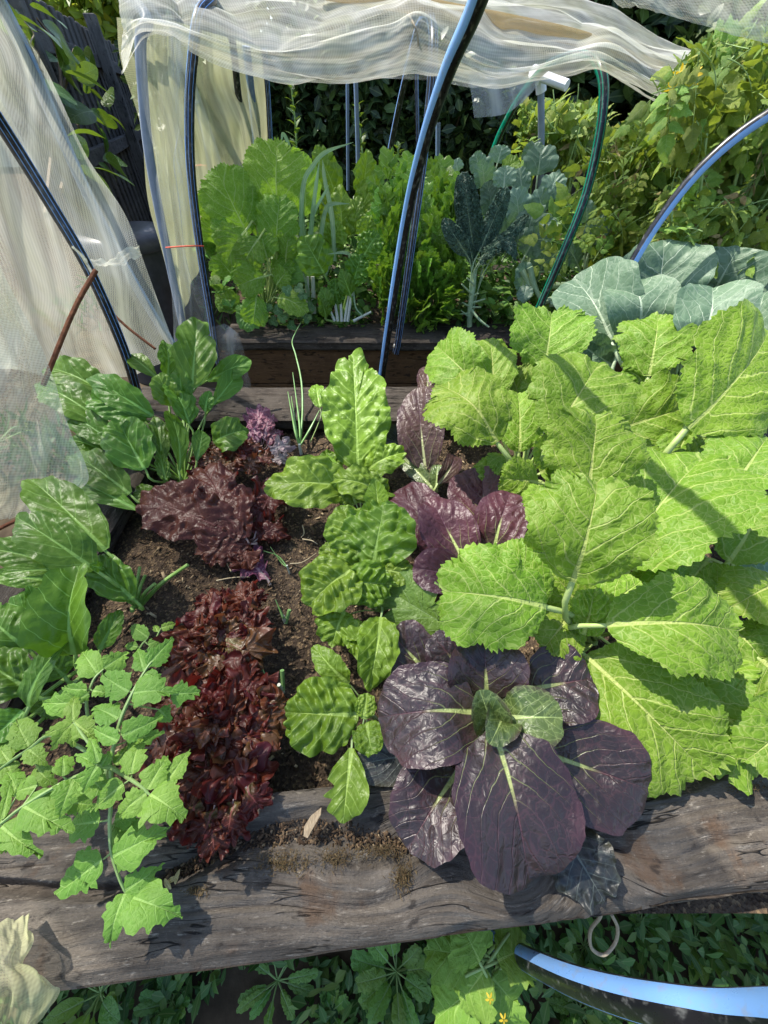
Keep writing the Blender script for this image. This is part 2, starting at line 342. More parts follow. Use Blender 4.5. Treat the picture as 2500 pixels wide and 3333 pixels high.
def leaf_geo(kind, B, T, W, n=None, arch=.08, twist=0.0, roll=0.0, seed=0, mid=None, bite=None, asym=0.0, back=False, **over):
    """one blade from B to T, W wide, its upper side facing n"""
    o = dict(K[kind]); o.update(over); rng = np.random.RandomState(seed)
    B, T = np.asarray(B, float), np.asarray(T, float); ch = T-B; L = np.linalg.norm(ch); d = ch/L
    if n is None:
        c = nrm(CAM-(B+T)/2); n = nrm(.3*UP + .7*c)
    n = nrm(n - d*np.dot(n, d)); S0 = np.cross(d, n)
    if roll: n, S0 = n*math.cos(roll)+S0*math.sin(roll), S0*math.cos(roll)-n*math.sin(roll)
    C = (B+T)/2 + n*arch*L*2 if mid is None else 2*np.asarray(mid, float) - (B+T)/2
    nt, nr = o['nt'], o['nr']; half = nt//2
    pr = np.array(OUT[o['o']])
    tt = np.linspace(0, 1, 400)
    hw = np.interp(tt, pr[:, 0], pr[:, 1])
    kk = np.ones(15)/15; hs = np.convolve(np.pad(hw, 7, 'edge'), kk, 'valid'); e = np.minimum(1, np.minimum(tt, 1-tt)*14); hw = lerp(hw, hs, e)
    xr = np.concatenate([hw*W*(1+asym), -(hw*W*(1-asym))[::-1]]); yr = np.concatenate([tt, tt[::-1]])*L
    s = np.concatenate([[0], np.cumsum(np.hypot(np.diff(xr), np.diff(yr)))]); s /= s[-1]
    u = (np.arange(nt)+.5)/nt
    bx, by = np.interp(u, s, xr), np.interp(u, s, yr)
    tx, ty = np.gradient(bx), np.gradient(by); tl = np.hypot(tx, ty)+1e-9; ox, oy = ty/tl, -tx/tl
    sz = min(W, L)
    env = np.clip(np.minimum(u, 1-u)*10, 0, 1)
    ph = rng.rand(8)*6.28
    lob = o.get('lobe', 0)*(np.sin(2*np.pi*u*5+ph[0])*.5+np.sin(2*np.pi*u*8+ph[1])*.5+np.sin(2*np.pi*u*13+ph[2])*.4)
    f = u*o['tn'] + .35*np.sin(2*np.pi*u*3+ph[3]) + ph[4]
    fr = f-np.floor(f); am = .45+.9*hash2(np.floor(f), 3.3, seed % 97)
    saw = np.where(fr < .68, fr/.68, (1-fr)/.32)
    f2 = f*2.37; fr2 = f2-np.floor(f2); saw = (saw-.5)*am + .3*(np.abs(fr2-.5)*2-.5)
    off = sz*env*(lob + o['ta']*saw*2)
    bx = bx+ox*off; by = by+oy*off
    for (bu, bw, bd) in (bite or []):
        g_ = np.exp(-((u-bu)/bw)**2)*bd; g_ = np.where(np.abs(u-bu) < bw*1.3, g_, 0)
        bx = lerp(bx, 0, g_); by = lerp(by, .5*L, g_*.5)
    r = (np.arange(1, nr+1)/nr)**.85
    cy = np.clip(by, .12*L, .86*L); cy = lerp(np.full(nt, .5*L), cy, .75)
    R = r[:, None]
    x = bx[None]*R; y = cy[None]*np.minimum(1, R*1.4)+(.5*L)*(1-np.minimum(1, R*1.4)); y = y + (by-cy)[None]*R
    x = np.concatenate([[0], x.ravel()]); y = np.concatenate([[.5*L], y.ravel()])
    rad = np.concatenate([[0], np.repeat(r, nt)]); uu = np.concatenate([[0], np.tile(u, nr)])
    t = y/L; tc = np.clip(t, 0, 1)
    hwx = np.maximum(np.interp(tc, tt, hw)*W, .1*W); xn = x/(.5*W); xe = np.clip(x/hwx, -1.1, 1.1)
    h = o['cup']*xn**2*W*.5 + o.get('fold', 0)*np.abs(xn)*W*.5
    jit = rng.uniform(-1, 1, 4)*.3
    Sw = tc*o['N']*(1+.0*tc) + jit[0]*np.sin(tc*7+jit[1]*9) + jit[2]*np.sin(tc*13+jit[3]*9)*.6 - o['sl']*np.abs(xn)**1.15 + .35*(vn(t*3+seed % 17, xn*1.5+5, 2)-.5)
    Sv = Sw + .42*(x > 0)+.5; frs = Sv-np.floor(Sv)
    if o['bl']: h = h + o['bl']*W*(.5-.5*np.cos(2*np.pi*(frs+.0)))*np.sin(np.pi*np.clip(np.abs(xe), 0, 1)**.7)*(.15+1.5*vn(t*7, xn*4, seed % 89))
    if o['bl']: h = h + .5*o['bl']*W*np.minimum(np.abs(xn)*5, 1)
    if o['sv']:
        q = 9.0/max(W, .02)*(.8 if kind != 'kale' else 1.9)
        h = h + o['sv']*W*(np.abs(vn(x*q, y*q, seed % 83)-.5)*2 + .5*vn(x*q*2.1, y*q*2.1, seed % 71) - .6)*(.25+.75*np.clip(np.abs(xe)*2, 0, 1))
    rw = rad**o.get('rp', 3.0)
    if o['ru']:
        f = o['rf']
        h = h + o['ru']*sz*rw*(np.sin(2*np.pi*uu*f+ph[5])*(.6+.5*np.sin(2*np.pi*uu*2+ph[6])) + .45*np.sin(2*np.pi*uu*f*2.3+ph[7]))*np.clip(np.minimum(uu, 1-uu)*8, 0, 1)
    h = h + W*o.get('big', .07)*(vn(t*2.2+seed % 13, xn*1.1+3, 5)-vn(seed % 13, 3.0, 5))*np.clip(t*4, 0, 1)
    c = (1-t)[:, None]**2*B + (2*t*(1-t))[:, None]*C + (t**2)[:, None]*T
    cd = nrm(2*(1-t)[:, None]*(C-B) + 2*t[:, None]*(T-C))
    Sv_ = np.tile(S0, (len(t), 1)); Sv_ = nrm(Sv_ - cd*np.sum(Sv_*cd, 1, keepdims=True)); Nv = np.cross(Sv_, cd)
    if twist:
        a = twist*(t-.3); ca, sa = np.cos(a)[:, None], np.sin(a)[:, None]; Sv_, Nv = Sv_*ca+Nv*sa, Nv*ca-Sv_*sa
    v = c + Sv_*x[:, None] + Nv*h[:, None]
    if o.get('warp'):
        q = 1/max(.2*sz, .008); wv_ = np.stack([vn(x*q+k*9.1, y*q+seed % 7+k*5.3, 11+k)-.5 for k in range(3)], 1)+.22*np.stack([vn(x*q*2.2+k*9.1, y*q*2.2+seed % 7+k*5.3, 31+k)-.5 for k in range(3)], 1)
        v = v + wv_*o['warp']*sz*(rad**1.2)[:, None]*1.6
    so_ = rng.rand()*40
    uv = np.stack([xn*.5+.5, t, x, y+so_, Sw, tc], 1)
    i = np.arange(nt); j = (i+1) % nt
    i, j = i[:-1], j[:-1]                       # the seam at the stalk stays open by one sliver
    tri = np.stack([np.zeros(nt-1, int), 1+i, 1+j], -1)
    qs = [np.stack([1+k*nt+i, 1+(k+1)*nt+i, 1+(k+1)*nt+j, 1+k*nt+j], -1) for k in range(nr-1)]
    # close the seam
    tri = np.vstack([tri, [[0, nt, 1]]]); sq = [[1+k*nt+nt-1, 1+(k+1)*nt+nt-1, 1+(k+1)*nt, 1+k*nt] for k in range(nr-1)]
    return G().add(v, np.vstack(qs+[np.array(sq).reshape(-1, 4)]) if nr > 1 else None, tri, uv)

SEED = [11]
def put_leaf(plant, kind, mats, B, T, W, root=None, pw=.006, lift=.35, name='leaf', label=None, stalk=True, **kw):
    """a leaf part: blade and, from `root`, its stalk"""
    SEED[0] += 1
    g = leaf_geo(kind, B, T, W, seed=SEED[0], **kw)
    if stalk:
        B, T = np.asarray(B, float), np.asarray(T, float); d = nrm(T-B); L = np.linalg.norm(T-B)
        n = kw.get('n'); n = nrm(.3*UP+.7*nrm(CAM-(B+T)/2)) if n is None else np.asarray(n, float)
        ar = kw.get('arch', .08); md = kw.get('mid'); C = (B+T)/2+nrm(n-d*np.dot(n, d))*ar*L*2 if md is None else 2*np.asarray(md)-(B+T)/2
        d0 = nrm(C-B); nn = nrm(n-d0*np.dot(n, d0))
        tr = np.linspace(0, .1, 4)[:, None]
        rib = (1-tr)**2*B + 2*tr*(1-tr)*C + tr**2*T
        dd = nrm(2*(1-tr)*(C-B)+2*tr*(T-C)); rn = nrm(n - dd*np.sum(dd*n, 1, keepdims=True))
        rib = rib - rn*(pw*np.linspace(.4, .6, 4))[:, None]
        pts = [*rib]; rad = list(pw*np.linspace(.5, .12, 4))
        if root is not None:
            root = np.asarray(root, float); l2 = np.linalg.norm(B-root)
            m1 = B - d0*l2*lift; m2 = root + (m1-root)*.5 + UP*.05*l2
            pts = [root, m2, m1*.6+B*.4-nn*pw*.2] + pts; rad = [pw*.75, pw*.62, pw*.55] + rad
        t_ = tube(pts, rad, n=max(10, 2*len(pts)), sides=6, m=1)
        g.join(t_)
    o = part(name, g, mats, plant)
    if label: o['label'] = label
    return o
def leaves(plant, kind, mats, rows, root, pw=None, **kw):
    """rows: base px,py,z  tip px,py,z  width px [, options]; negative or large z values are heights, `Y` in options switches to depths"""
    for r in rows:
        op = dict(kw); op.update(r[7] if len(r) > 7 else {})
        Y = op.pop('Y', False); kd = op.pop('k', kind); mt = op.pop('mat', mats); rt = op.pop('root', root); w = op.pop('pw', pw)
        b = Q(r[0], r[1], r[2]) if Y else P(r[0], r[1], r[2]); t = Q(r[3], r[4], r[5]) if Y else P(r[3], r[4], r[5])
        md = op.pop('m', None)
        if md is not None: op['mid'] = Q(*md) if Y else P(*md)
        W = r[6]*mpp((b+t)/2)*{'mustard': .97, 'spinach': .92}.get(kd, 1)
        rg = np.random.RandomState(SEED[0]+7)
        if kd in ('mustard', 'chard', 'spinach') and 'bite' not in op and rg.rand() < .4: op['bite'] = [(rg.uniform(.12, .88), rg.uniform(.004, .011), rg.uniform(.1, .3)) for _ in range(rg.randint(1, 3))]
        op['roll'] = op.get('roll', 0)+rg.uniform(-.22, .22); op['arch'] = op.get('arch', .08)+rg.uniform(.0, .06)*(md is None); op['twist'] = op.get('twist', 0)+rg.uniform(-.25, .25)
        put_leaf(plant, kd, mt, b, t, W, root=rt, pw=(w if w else max(.003, W*.055)), **op)

def compound(kind, L, pairs, lw, seed, droop=.25, stem_m=1, top=1.25, ll=.42, first=.35, stem=.004, ups=.0):
    """a pinnate leaf along +Y from the origin, upper side +Z"""
    rng = np.random.RandomState(seed); g = G()
    def ax(t): return np.array([.04*L*math.sin(3*t+seed), L*t*(1-.12*t), L*(ups*t - droop*t*t)])
    g.join(tube([ax(t) for t in np.linspace(0, .97, 6)], [stem, stem*.8, stem*.4], n=9, sides=5, m=stem_m, face=(0, 0, 1)))
    k = seed*31
    for i in range(pairs):
        t = first + (1-first)*(i/(pairs))*.92
        for sd in (-1, 1):
            k += 1; p = ax(t+rng.uniform(-.02, .02)); l = L*ll*(1-.25*abs(i/(max(1, pairs-1))-.45))*rng.uniform(.75, 1.15)
            a = rng.uniform(.75, 1.15)*sd
            d = np.array([math.sin(a), math.cos(a), rng.uniform(-.45, .15)])
            nn = np.array([rng.uniform(-.35, .35), rng.uniform(-.3, .3), 1])
            q = p + nrm(d)*l*.14
            g.join(tube([p, q], stem*.45, n=2, sides=4, m=stem_m, cap=False)); g.join(leaf_geo(kind, q, q+nrm(d)*l, l*lw, n=nn, arch=rng.uniform(.02, .12), seed=k))
    p = ax(.96); d = ax(.99)-ax(.9); g.join(leaf_geo(kind, p, p+nrm(d)*L*ll*top, L*ll*top*lw, n=(0, 0, 1), arch=.06, seed=k+9))
    return g
def celery_leaf(L, seed):
    rng = np.random.RandomState(seed); g = G()
    g.join(tube([(0, 0, 0), (0, L*.4, .01), (0, L*.72, 0), (0, L*.84, -.01)], [.006, .005, .0035, .002], n=8, sides=5, m=1, face=(0, 0, 1)))
    k = seed*17
    for t, s in ((.5, .75), (.62, .95), (.75, .9)):
        for sd in (-1, 1):
            k += 1; a = rng.uniform(.8, 1.1)*sd; p = np.array([0, L*t, 0]); d = nrm([math.sin(a), math.cos(a), rng.uniform(-.3, .3)])
            q = p+d*L*.07*s; l = L*.125*s*rng.uniform(.85, 1.15)
            g.join(tube([p, q], .002, n=2, sides=4, m=1, cap=False))
            for da, ls in ((-.75, .8), (0, 1), (.75, .8)):
                c, s_ = math.cos(da), math.sin(da); dd = np.array([d[0]*c-d[1]*s_, d[0]*s_+d[1]*c, d[2]]); k += 1
                g.join(leaf_geo('celery', q-dd*.004, q+dd*l*ls, l*ls*.85, n=(rng.uniform(-.4, .4), rng.uniform(-.3, .3), 1), seed=k, arch=.05))
    q = np.array([0, L*.84, 0])
    for da, ls in ((-.8, .85), (0, 1.1), (.8, .85)):
        k += 1; dd = np.array([math.sin(da), math.cos(da), rng.uniform(-.2, .1)])
        g.join(leaf_geo('celery', q, q+dd*L*.14*ls, L*.13*ls, n=(rng.uniform(-.3, .3), 0, 1), seed=k, arch=.06))
    return g
def leafmass(c, d, n, L, W, m=0):
    """many small folded leaves at once: c centres, d directions, n normals"""
    c, d, n = map(lambda a: np.asarray(a, float), (c, d, n)); d = nrm(d); s = nrm(np.cross(d, n)); n = np.cross(s, d)
    L = np.broadcast_to(L, (len(c),))[:, None]; W = np.broadcast_to(W, (len(c),))[:, None]
    v = np.stack([c-d*L*.5, c-d*L*.12+s*W*.5+n*W*.14, c+d*L*.22+s*W*.38+n*W*.1, c+d*L*.5-n*L*.1, c+d*L*.22-s*W*.38+n*W*.1, c-d*L*.12-s*W*.5+n*W*.14, c+n*0-d*0], 1)
    k = np.arange(len(c))[:, None]*7
    q = np.concatenate([k+np.array([[0, 1, 2, 6]]), k+np.array([[6, 2, 3, 4]]), k+np.array([[0, 6, 4, 5]])])
    rv = np.random.RandomState(len(c)).rand(len(c))
    uv1 = np.array([[.5, 0], [1, .4], [.9, .7], [.5, 1], [.1, .7], [0, .4], [.5, .5]])
    uv = np.concatenate([np.tile(uv1, (len(c), 1)), np.repeat(np.stack([rv, rv*7 % 1], 1), 7, 0)], 1)
    return G().add(v.reshape(-1, 3), q, None, uv, m)
def mass_mat(name, c1, c2, c3, trans=.3, rough=.45, spec=.4):
    """many-leaf foliage: a colour per leaf from its own random number"""
    k = NT(name); r, r2, _ = k.sep(k.uv('Metric'))[:3]; x = k.sep(k.uv('UVMap'))
    col = k.mix(k.ss(r, .0, .6), c1, c2); col = k.mix(k.ss(r2, .72, .95), col, c3)
    col = k.mix(k.m('MULTIPLY', k.m('LESS_THAN', k.m('ABSOLUTE', k.m('SUBTRACT', x[0], .5)), .05), .35), col, (.25, .32, .12))
    b = k.bsdf(col, rough, spec); t = k.n('ShaderNodeBsdfTranslucent'); k.set(t, 'Color', col)
    s = k.n('ShaderNodeMixShader', Fac=trans); k.set(s, '1', b); k.set(s, '2', t.outputs[0]); return k.out(s.outputs[0])
def rand_dirs(n, rng, flat=0.0):
    d = rng.normal(size=(n, 3)); d[:, 2] *= 1-flat; return nrm(d)

# ------------------------------------------------------------------ materials of the place
M = {}
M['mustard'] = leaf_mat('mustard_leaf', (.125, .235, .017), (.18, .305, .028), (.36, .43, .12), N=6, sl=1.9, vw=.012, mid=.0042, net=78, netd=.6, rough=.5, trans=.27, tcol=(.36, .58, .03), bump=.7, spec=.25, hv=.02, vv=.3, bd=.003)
M['mustardfar'] = leaf_mat('backlit_mustard_leaf', (.13, .27, .025), (.2, .36, .04), (.36, .5, .16), N=6, sl=1.9, vw=.012, mid=.0042, net=78, netd=.6, rough=.5, trans=.42, tcol=(.4, .7, .04), bump=.7, spec=.25, hv=.02, vv=.3, bd=.003)  # brighter, more translucent mustard copy; the backlit glow is in its colour
M['mustard_stalk'] = simple_mat('mustard_stalk', (.34, .46, .12), (.42, .52, .2), 40, .4, trans=.15)
M['chard'] = leaf_mat('chard_leaf', (.115, .21, .015), (.17, .285, .025), (.30, .44, .09), N=7, sl=2.0, vw=.011, mid=.0042, net=60, netd=.15, rough=.4, trans=.22, tcol=(.36, .6, .03), bump=.5, spec=.35, hv=.02, bd=.003)
M['chard_stalk'] = simple_mat('chard_stalk', (.34, .48, .16), (.42, .55, .26), 40, .35, trans=.15)
M['spinach'] = leaf_mat('beet_leaf', (.055, .135, .010), (.10, .205, .018), (.18, .34, .07), N=6, sl=2.2, vw=.011, mid=.0038, net=60, netd=.12, rough=.4, trans=.2, tcol=(.26, .55, .02), bump=.3, spec=.3, vv=.4, hv=.025)
M['spinach_stalk'] = simple_mat('beet_stalk', (.2, .36, .06), (.3, .46, .14), 40, .35, trans=.15)
M['purple'] = leaf_mat('purple_leaf', (.027, .0185, .020), (.042, .0265, .0265), (.085, .037, .042), N=5, sl=2.3, vw=.012, mid=.0042, net=60, netd=.55, rough=.4, trans=.1, tcol=(.2, .02, .04), bump=.6, spec=.6, centre=(.06, .045, .03), edge=(.06, .022, .028), hv=.02, coat=.0, basevein=(.36, .42, .14), bd=.003)
M['purple_stalk'] = simple_mat('purple_leaf_stalk', (.36, .44, .16), (.42, .5, .24), 40, .4, trans=.1)
M['burgundy'] = leaf_mat('burgundy_leaf', (.05, .016, .022), (.08, .022, .03), (.085, .035, .05), N=5, sl=2.3, vw=.012, mid=.0042, net=60, netd=.55, rough=.42, trans=.14, tcol=(.3, .03, .04), bump=.6, spec=.45, centre=(.06, .045, .03), edge=(.06, .022, .035), hv=.02, coat=.0, basevein=(.36, .42, .14), bd=.003)
M['purple_stalk'] = simple_mat('purple_leaf_stalk', (.36, .44, .16), (.42, .5, .24), 40, .4, trans=.1)
M['bronzechoi'] = leaf_mat('bronze_leaf', (.06, .032, .025), (.085, .045, .03), (.085, .035, .05), N=5, sl=2.3, vw=.012, mid=.0042, net=60, netd=.55, rough=.42, trans=.14, tcol=(.2, .02, .04), bump=.6, spec=.45, centre=(.06, .045, .03), edge=(.06, .022, .035), hv=.02, coat=.0, basevein=(.42, .45, .22), bd=.003)
M['purple_stalk'] = simple_mat('purple_leaf_stalk', (.36, .44, .16), (.42, .5, .24), 40, .4, trans=.1)
M['purplegreen'] = leaf_mat('young_purple_leaf', (.06, .1, .025), (.1, .14, .035), (.33, .42, .14), N=5, sl=2.3, vw=.012, mid=.004, net=75, netd=.4, rough=.36, trans=.16, tcol=(.2, .3, .03), bump=.5, spec=.55, edge=(.07, .02, .035), hv=.02, basevein=(.38, .46, .18))
M['darkleaf'] = leaf_mat('old_purple_leaf', (.02, .025, .026), (.04, .042, .04), (.12, .14, .12), N=5, sl=2.3, vw=.014, mid=.003, net=70, netd=.35, rough=.42, trans=.08, bump=.4, spec=.5, edge=(.06, .05, .02))
M['collard'] = leaf_mat('collard_leaf', (.11, .185, .11), (.155, .235, .145), (.44, .53, .38), N=5, sl=2.6, vw=.011, mid=.005, net=38, netd=.28, rough=.5, trans=.18, tcol=(.25, .5, .12), bump=.7, spec=.35, hv=.015, vv=.25, bd=.003)
M['collard_stalk'] = simple_mat('collard_stalk', (.5, .62, .42), (.58, .68, .5), 40, .45)
M['broccoli'] = leaf_mat('broccoli_leaf', (.12, .21, .14), (.19, .29, .21), (.36, .46, .34), N=4, sl=2.2, vw=.016, mid=.004, net=40, netd=.25, rough=.45, trans=.2, tcol=(.2, .42, .08), bump=.5, hv=.02, vv=.5)
M['kale'] = leaf_mat('kale_leaf', (.065, .135, .085), (.115, .2, .14), (.26, .38, .24), N=9, sl=1.2, vw=.0, mid=.0045, net=75, netd=.1, rough=.5, trans=.15, bump=1.6, hv=.02, bd=.009)
M['kale_stalk'] = simple_mat('kale_stalk', (.3, .42, .24), (.38, .5, .32), 40, .5)
M['tomato'] = leaf_mat('tomato_leaf', (.14, .29, .035), (.195, .35, .05), (.28, .44, .1), N=6, sl=1.8, vw=.014, mid=.0018, net=130, netd=.2, rough=.55, trans=.24, tcol=(.4, .62, .06), bump=.5, spec=.3, hv=.03, vv=.4)
M['tomato_stem'] = simple_mat('tomato_stem', (.26, .4, .12), (.34, .48, .18), 60, .5, trans=.15)
M['tomatofar'] = leaf_mat('tomato_vine_leaf', (.14, .26, .03), (.27, .38, .055), (.36, .46, .15), N=6, sl=1.8, vw=.014, mid=.0025, net=110, netd=.25, rough=.5, trans=.38, tcol=(.5, .6, .04), bump=.5, hv=.06, vv=.7)
M['drytomato'] = leaf_mat('dry_tomato_leaf', (.28, .2, .08), (.42, .33, .15), (.4, .32, .16), N=6, sl=1.8, vw=.03, mid=.0015, net=110, netd=.25, rough=.7, trans=.2, hv=.04, vv=.5)
M['celery'] = leaf_mat('celery_leaf', (.09, .22, .018), (.2, .38, .035), (.34, .48, .14), N=3, sl=1, vw=.04, mid=.0012, net=120, netd=.15, rough=.32, trans=.32, tcol=(.36, .6, .03), bump=.4, spec=.5, hv=.03, vv=.7)
M['celery_stalk'] = simple_mat('celery_stalk', (.24, .4, .08), (.34, .5, .16), 40, .35, trans=.15)
M['redlettuce'] = leaf_mat('red_lettuce_leaf', (.07, .013, .008), (.105, .028, .013), (.2, .06, .04), N=5, sl=1.6, vw=.015, mid=.002, net=90, netd=.12, rough=.42, trans=.3, tcol=(.35, .03, .02), bump=.25, spec=.35, centre=(.12, .11, .025), edge=(.085, .011, .012), hv=.03, vv=.5)
M['bronzelettuce'] = leaf_mat('bronze_lettuce_leaf', (.10, .035, .015), (.135, .06, .022), (.22, .09, .05), N=5, sl=1.6, vw=.015, mid=.002, net=90, netd=.12, rough=.38, trans=.28, tcol=(.4, .12, .03), bump=.25, spec=.55, centre=(.2, .17, .06), edge=(.16, .03, .02), hv=.03, vv=.4)
M['darklettuce'] = leaf_mat('dark_red_lettuce_leaf', (.06, .012, .009), (.09, .022, .012), (.11, .03, .025), N=6, sl=1.9, vw=.015, mid=.003, net=70, netd=.25, rough=.4, trans=.22, tcol=(.35, .03, .03), bump=.6, spec=.35, hv=.02)
M['wiltlettuce'] = leaf_mat('wilted_lettuce_leaf', (.2, .05, .1), (.28, .1, .15), (.46, .26, .28), N=5, sl=1.6, vw=.03, mid=.004, net=80, netd=.3, rough=.45, trans=.25, hv=.03)
M['palelettuce'] = leaf_mat('pale_lettuce_leaf', (.34, .24, .26), (.42, .34, .33), (.5, .44, .4), N=5, sl=1.6, vw=.03, mid=.003, net=80, netd=.2, rough=.5, trans=.25, hv=.02)
M['lettuce_stalk'] = simple_mat('lettuce_stalk', (.34, .2, .2), (.4, .3, .24), 40, .4)
M['leek'] = leaf_mat('leek_leaf', (.2, .34, .17), (.26, .4, .2), (.4, .52, .34), N=3, sl=0, vw=.0, mid=.001, net=40, netd=0, rough=.4, trans=.25, cell=(6, .3, 1), bump=.3)
M['onion'] = simple_mat('onion_blade', (.22, .42, .12), (.28, .48, .2), 25, .35, trans=.2)
M['onion_base'] = simple_mat('onion_base', (.55, .6, .5), (.6, .62, .55), 40, .4)
M['clover'] = leaf_mat('clover_leaf', (.07, .17, .05), (.1, .22, .07), (.2, .34, .16), N=5, sl=1.6, vw=.02, mid=.001, net=120, netd=.1, rough=.45, trans=.25)
M['weed'] = leaf_mat('weed_leaf', (.11, .25, .035), (.18, .35, .055), (.22, .36, .13), N=5, sl=1.6, vw=.011, mid=.0015, net=100, netd=.15, rough=.45, trans=.28, tcol=(.3, .5, .05), hv=.05, vv=.5)
M['vine'] = leaf_mat('vine_leaf', (.035, .09, .014), (.06, .13, .02), (.2, .3, .1), N=5, sl=1.6, vw=.012, mid=.002, net=80, netd=.2, rough=.4, trans=.25, tcol=(.4, .6, .03), hv=.04, vv=.4)
M['twig'] = simple_mat('brown_twig', (.13, .09, .05), (.2, .14, .08), 40, .8)

def wood_mat(name, a, b, c, stain=(.15, .075, .03), stv=.5, gs=1.0, bump=1.0, wet=0.0):
    k = NT(name); v = k.uv('UVMap')
    wv = k.n('ShaderNodeVectorMath', {'operation': 'ADD'}, **{'0': v, '1': k.scale(k.n('ShaderNodeTexNoise', Vector=v, Scale=7.0).outputs[1], (.02, .02, 0))}).outputs[0]
    g1 = k.noise(k.scale(wv, (4*gs, 55*gs, 1)), 1.0, 6, .7); g2 = k.noise(k.scale(wv, (24*gs, 420*gs, 1)), 1.0, 4, .75); g3 = k.noise(k.scale(wv, (34, 110, 1)), 1.0, 5, .7); pt = k.noise(v, 9, 5, .6)
    col = k.mix(k.ss(k.m('ADD', k.m('MULTIPLY', g1, .55), k.m('MULTIPLY', pt, .45)), .36, .6), a, b); col = k.mix(k.m('MULTIPLY', k.ss(g3, .54, .68), k.ss(g2, .42, .6)), col, c)
    col = k.mix(k.m('MULTIPLY', k.ss(g2, .42, .3), .75), col, (.02, .016, .013))
    cn = k.noise(k.scale(wv, (3.2*gs, 30*gs, 1)), 1.0, 3, .6); ck = k.ss(k.m('ABSOLUTE', k.m('SUBTRACT', cn, .5)), .012, .0); ck = k.m('MULTIPLY', ck, k.ss(k.noise(v, 6, 2), .48, .58))
    col = k.mix(k.m('MULTIPLY', ck, .9), col, (.012, .01, .008))
    col = k.mix(k.m('MULTIPLY', k.ss(k.noise(v, 8, 5, .65), .55, .68), stv), col, stain)
    col = k.mix(k.m('MULTIPLY', k.ss(k.noise(k.scale(v, (1, 2, 1)), 22, 4), .6, .68), .7), col, (.022, .018, .016))
    col = k.mix(k.m('MULTIPLY', k.ss(k.noise(v, 260, 2), .66, .76), .35), col, c)
    h = k.m('ADD', k.m('ADD', k.m('MULTIPLY', g1, .6), k.m('MULTIPLY', g2, .55)), k.m('ADD', k.m('MULTIPLY', ck, -1.2), k.m('MULTIPLY', k.noise(v, 200, 3), .35)))
    return k.out(k.bsdf(col, .88, .2, k.bump(h, bump, .006)))
M['sleeper'] = wood_mat('weathered_timber', (.062, .051, .041), (.142, .122, .1), (.31, .275, .225), (.10, .048, .02), .5)
M['darkwood'] = wood_mat('dark_timber', (.034, .026, .02), (.08, .067, .055), (.19, .155, .125), (.035, .025, .018), .35)
M['board'] = wood_mat('brown_board', (.09, .05, .026), (.15, .085, .042), (.2, .13, .08), (.06, .03, .015), .4)
M['fence'] = wood_mat('fence_paling', (.075, .07, .068), (.15, .14, .13), (.24, .22, .2), (.04, .05, .03), .4, gs=.5)

def soil_mat():
    k = NT('garden_soil'); v = k.obj(); n1 = k.noise(v, 18, 5, .65); n2 = k.noise(v, 120, 4, .7); vo = k.n('ShaderNodeTexVoronoi', Vector=v, Scale=170.0).outputs
    col = k.mix(k.ss(n1, .3, .7), (.04, .028, .019), (.095, .067, .045)); col = k.mix(k.m('MULTIPLY', k.ss(k.sep(vo[1])[0], .7, .9), .8), col, (.2, .14, .08))
    h = k.m('ADD', n2, k.m('MULTIPLY', vo[0], .8)); return k.out(k.bsdf(col, .92, .2, k.bump(h, .9, .008)))
M['soil'] = soil_mat()
M['dirt'] = simple_mat('ground_dirt', (.045, .033, .02), (.09, .066, .04), 14, .95, .15, .8)
def chips_mat():
    k = NT('mulch_chips'); r = k.sep(k.uv('Metric')); c = k.mix(k.ss(r[0], .1, .75), (.05, .032, .02), (.16, .105, .06)); c = k.mix(k.ss(r[0], .8, .97), c, (.46, .36, .22))
    return k.out(k.bsdf(c, .9, .2))
M['chips'] = chips_mat()
def pipe_mat(name, base, stripe, bands, rough=.28):
    k = NT(name); u, vv, _ = k.sep(k.uv('UVMap'))[:3]; f = 0.0
    for a, b in bands:
        m = k.m('MULTIPLY', k.m('GREATER_THAN', u, a), k.m('LESS_THAN', u, b)); f = m if isinstance(f, float) else k.m('MAXIMUM', f, m)
    nz = k.noise(k.scale(k.uv('UVMap'), (3, 14, 1)), 3, 4)
    c = k.mix(f, base, stripe); c = k.mix(k.m('MULTIPLY', k.ss(nz, .52, .7), .4), c, (.3, .3, .28))
    return k.out(k.bsdf(c, k.m('MULTIPLY_ADD', nz, .25, rough-.1), .5))
BLK = (.010, .010, .013)
M['pipe_front'] = pipe_mat('blue_striped_pipe', BLK, (.2, .4, .76), [(.70, .95), (.24, .275), (.5, .515)])
M['pipe_left'] = pipe_mat('blue_edged_pipe', BLK, (.15, .34, .72), [(.64, .84), (.07, .085), (.95, .965)])
M['pipe_thin'] = pipe_mat('black_pipe_thin_blue_lines', BLK, (.2, .36, .7), [(.71, .80), (.94, .955), (.06, .07), (.15, .2)])
M['pipe_blue'] = pipe_mat('blue_pipe', (.09, .13, .19), (.22, .33, .5), [(.7, .92), (.2, .3)])
M['pipe_green'] = pipe_mat('green_striped_pipe', BLK, (.0, .26, .15), [(.66, .86), (.93, .96), (.1, .14), (.3, .5)])
M['pipe_grey'] = simple_mat('grey_conduit', (.16, .2, .26), (.22, .26, .32), 20, .4)
M['pvc'] = simple_mat('white_pvc', (.75, .76, .78), (.8, .8, .8), 20, .3)
M['rust'] = simple_mat('rusty_steel', (.1, .035, .018), (.2, .08, .04), 60, .85, .2, .5, stretch=(1, 1, 1))
M['twine'] = simple_mat('twine', (.3, .25, .17), (.4, .34, .24), 200, .9)
M['redtwine'] = simple_mat('red_twine', (.55, .06, .03), (.6, .1, .05), 200, .7)
M['steel'] = simple_mat('zinc_screw', (.45, .42, .36), (.6, .56, .5), 60, .4, Metallic=.7)
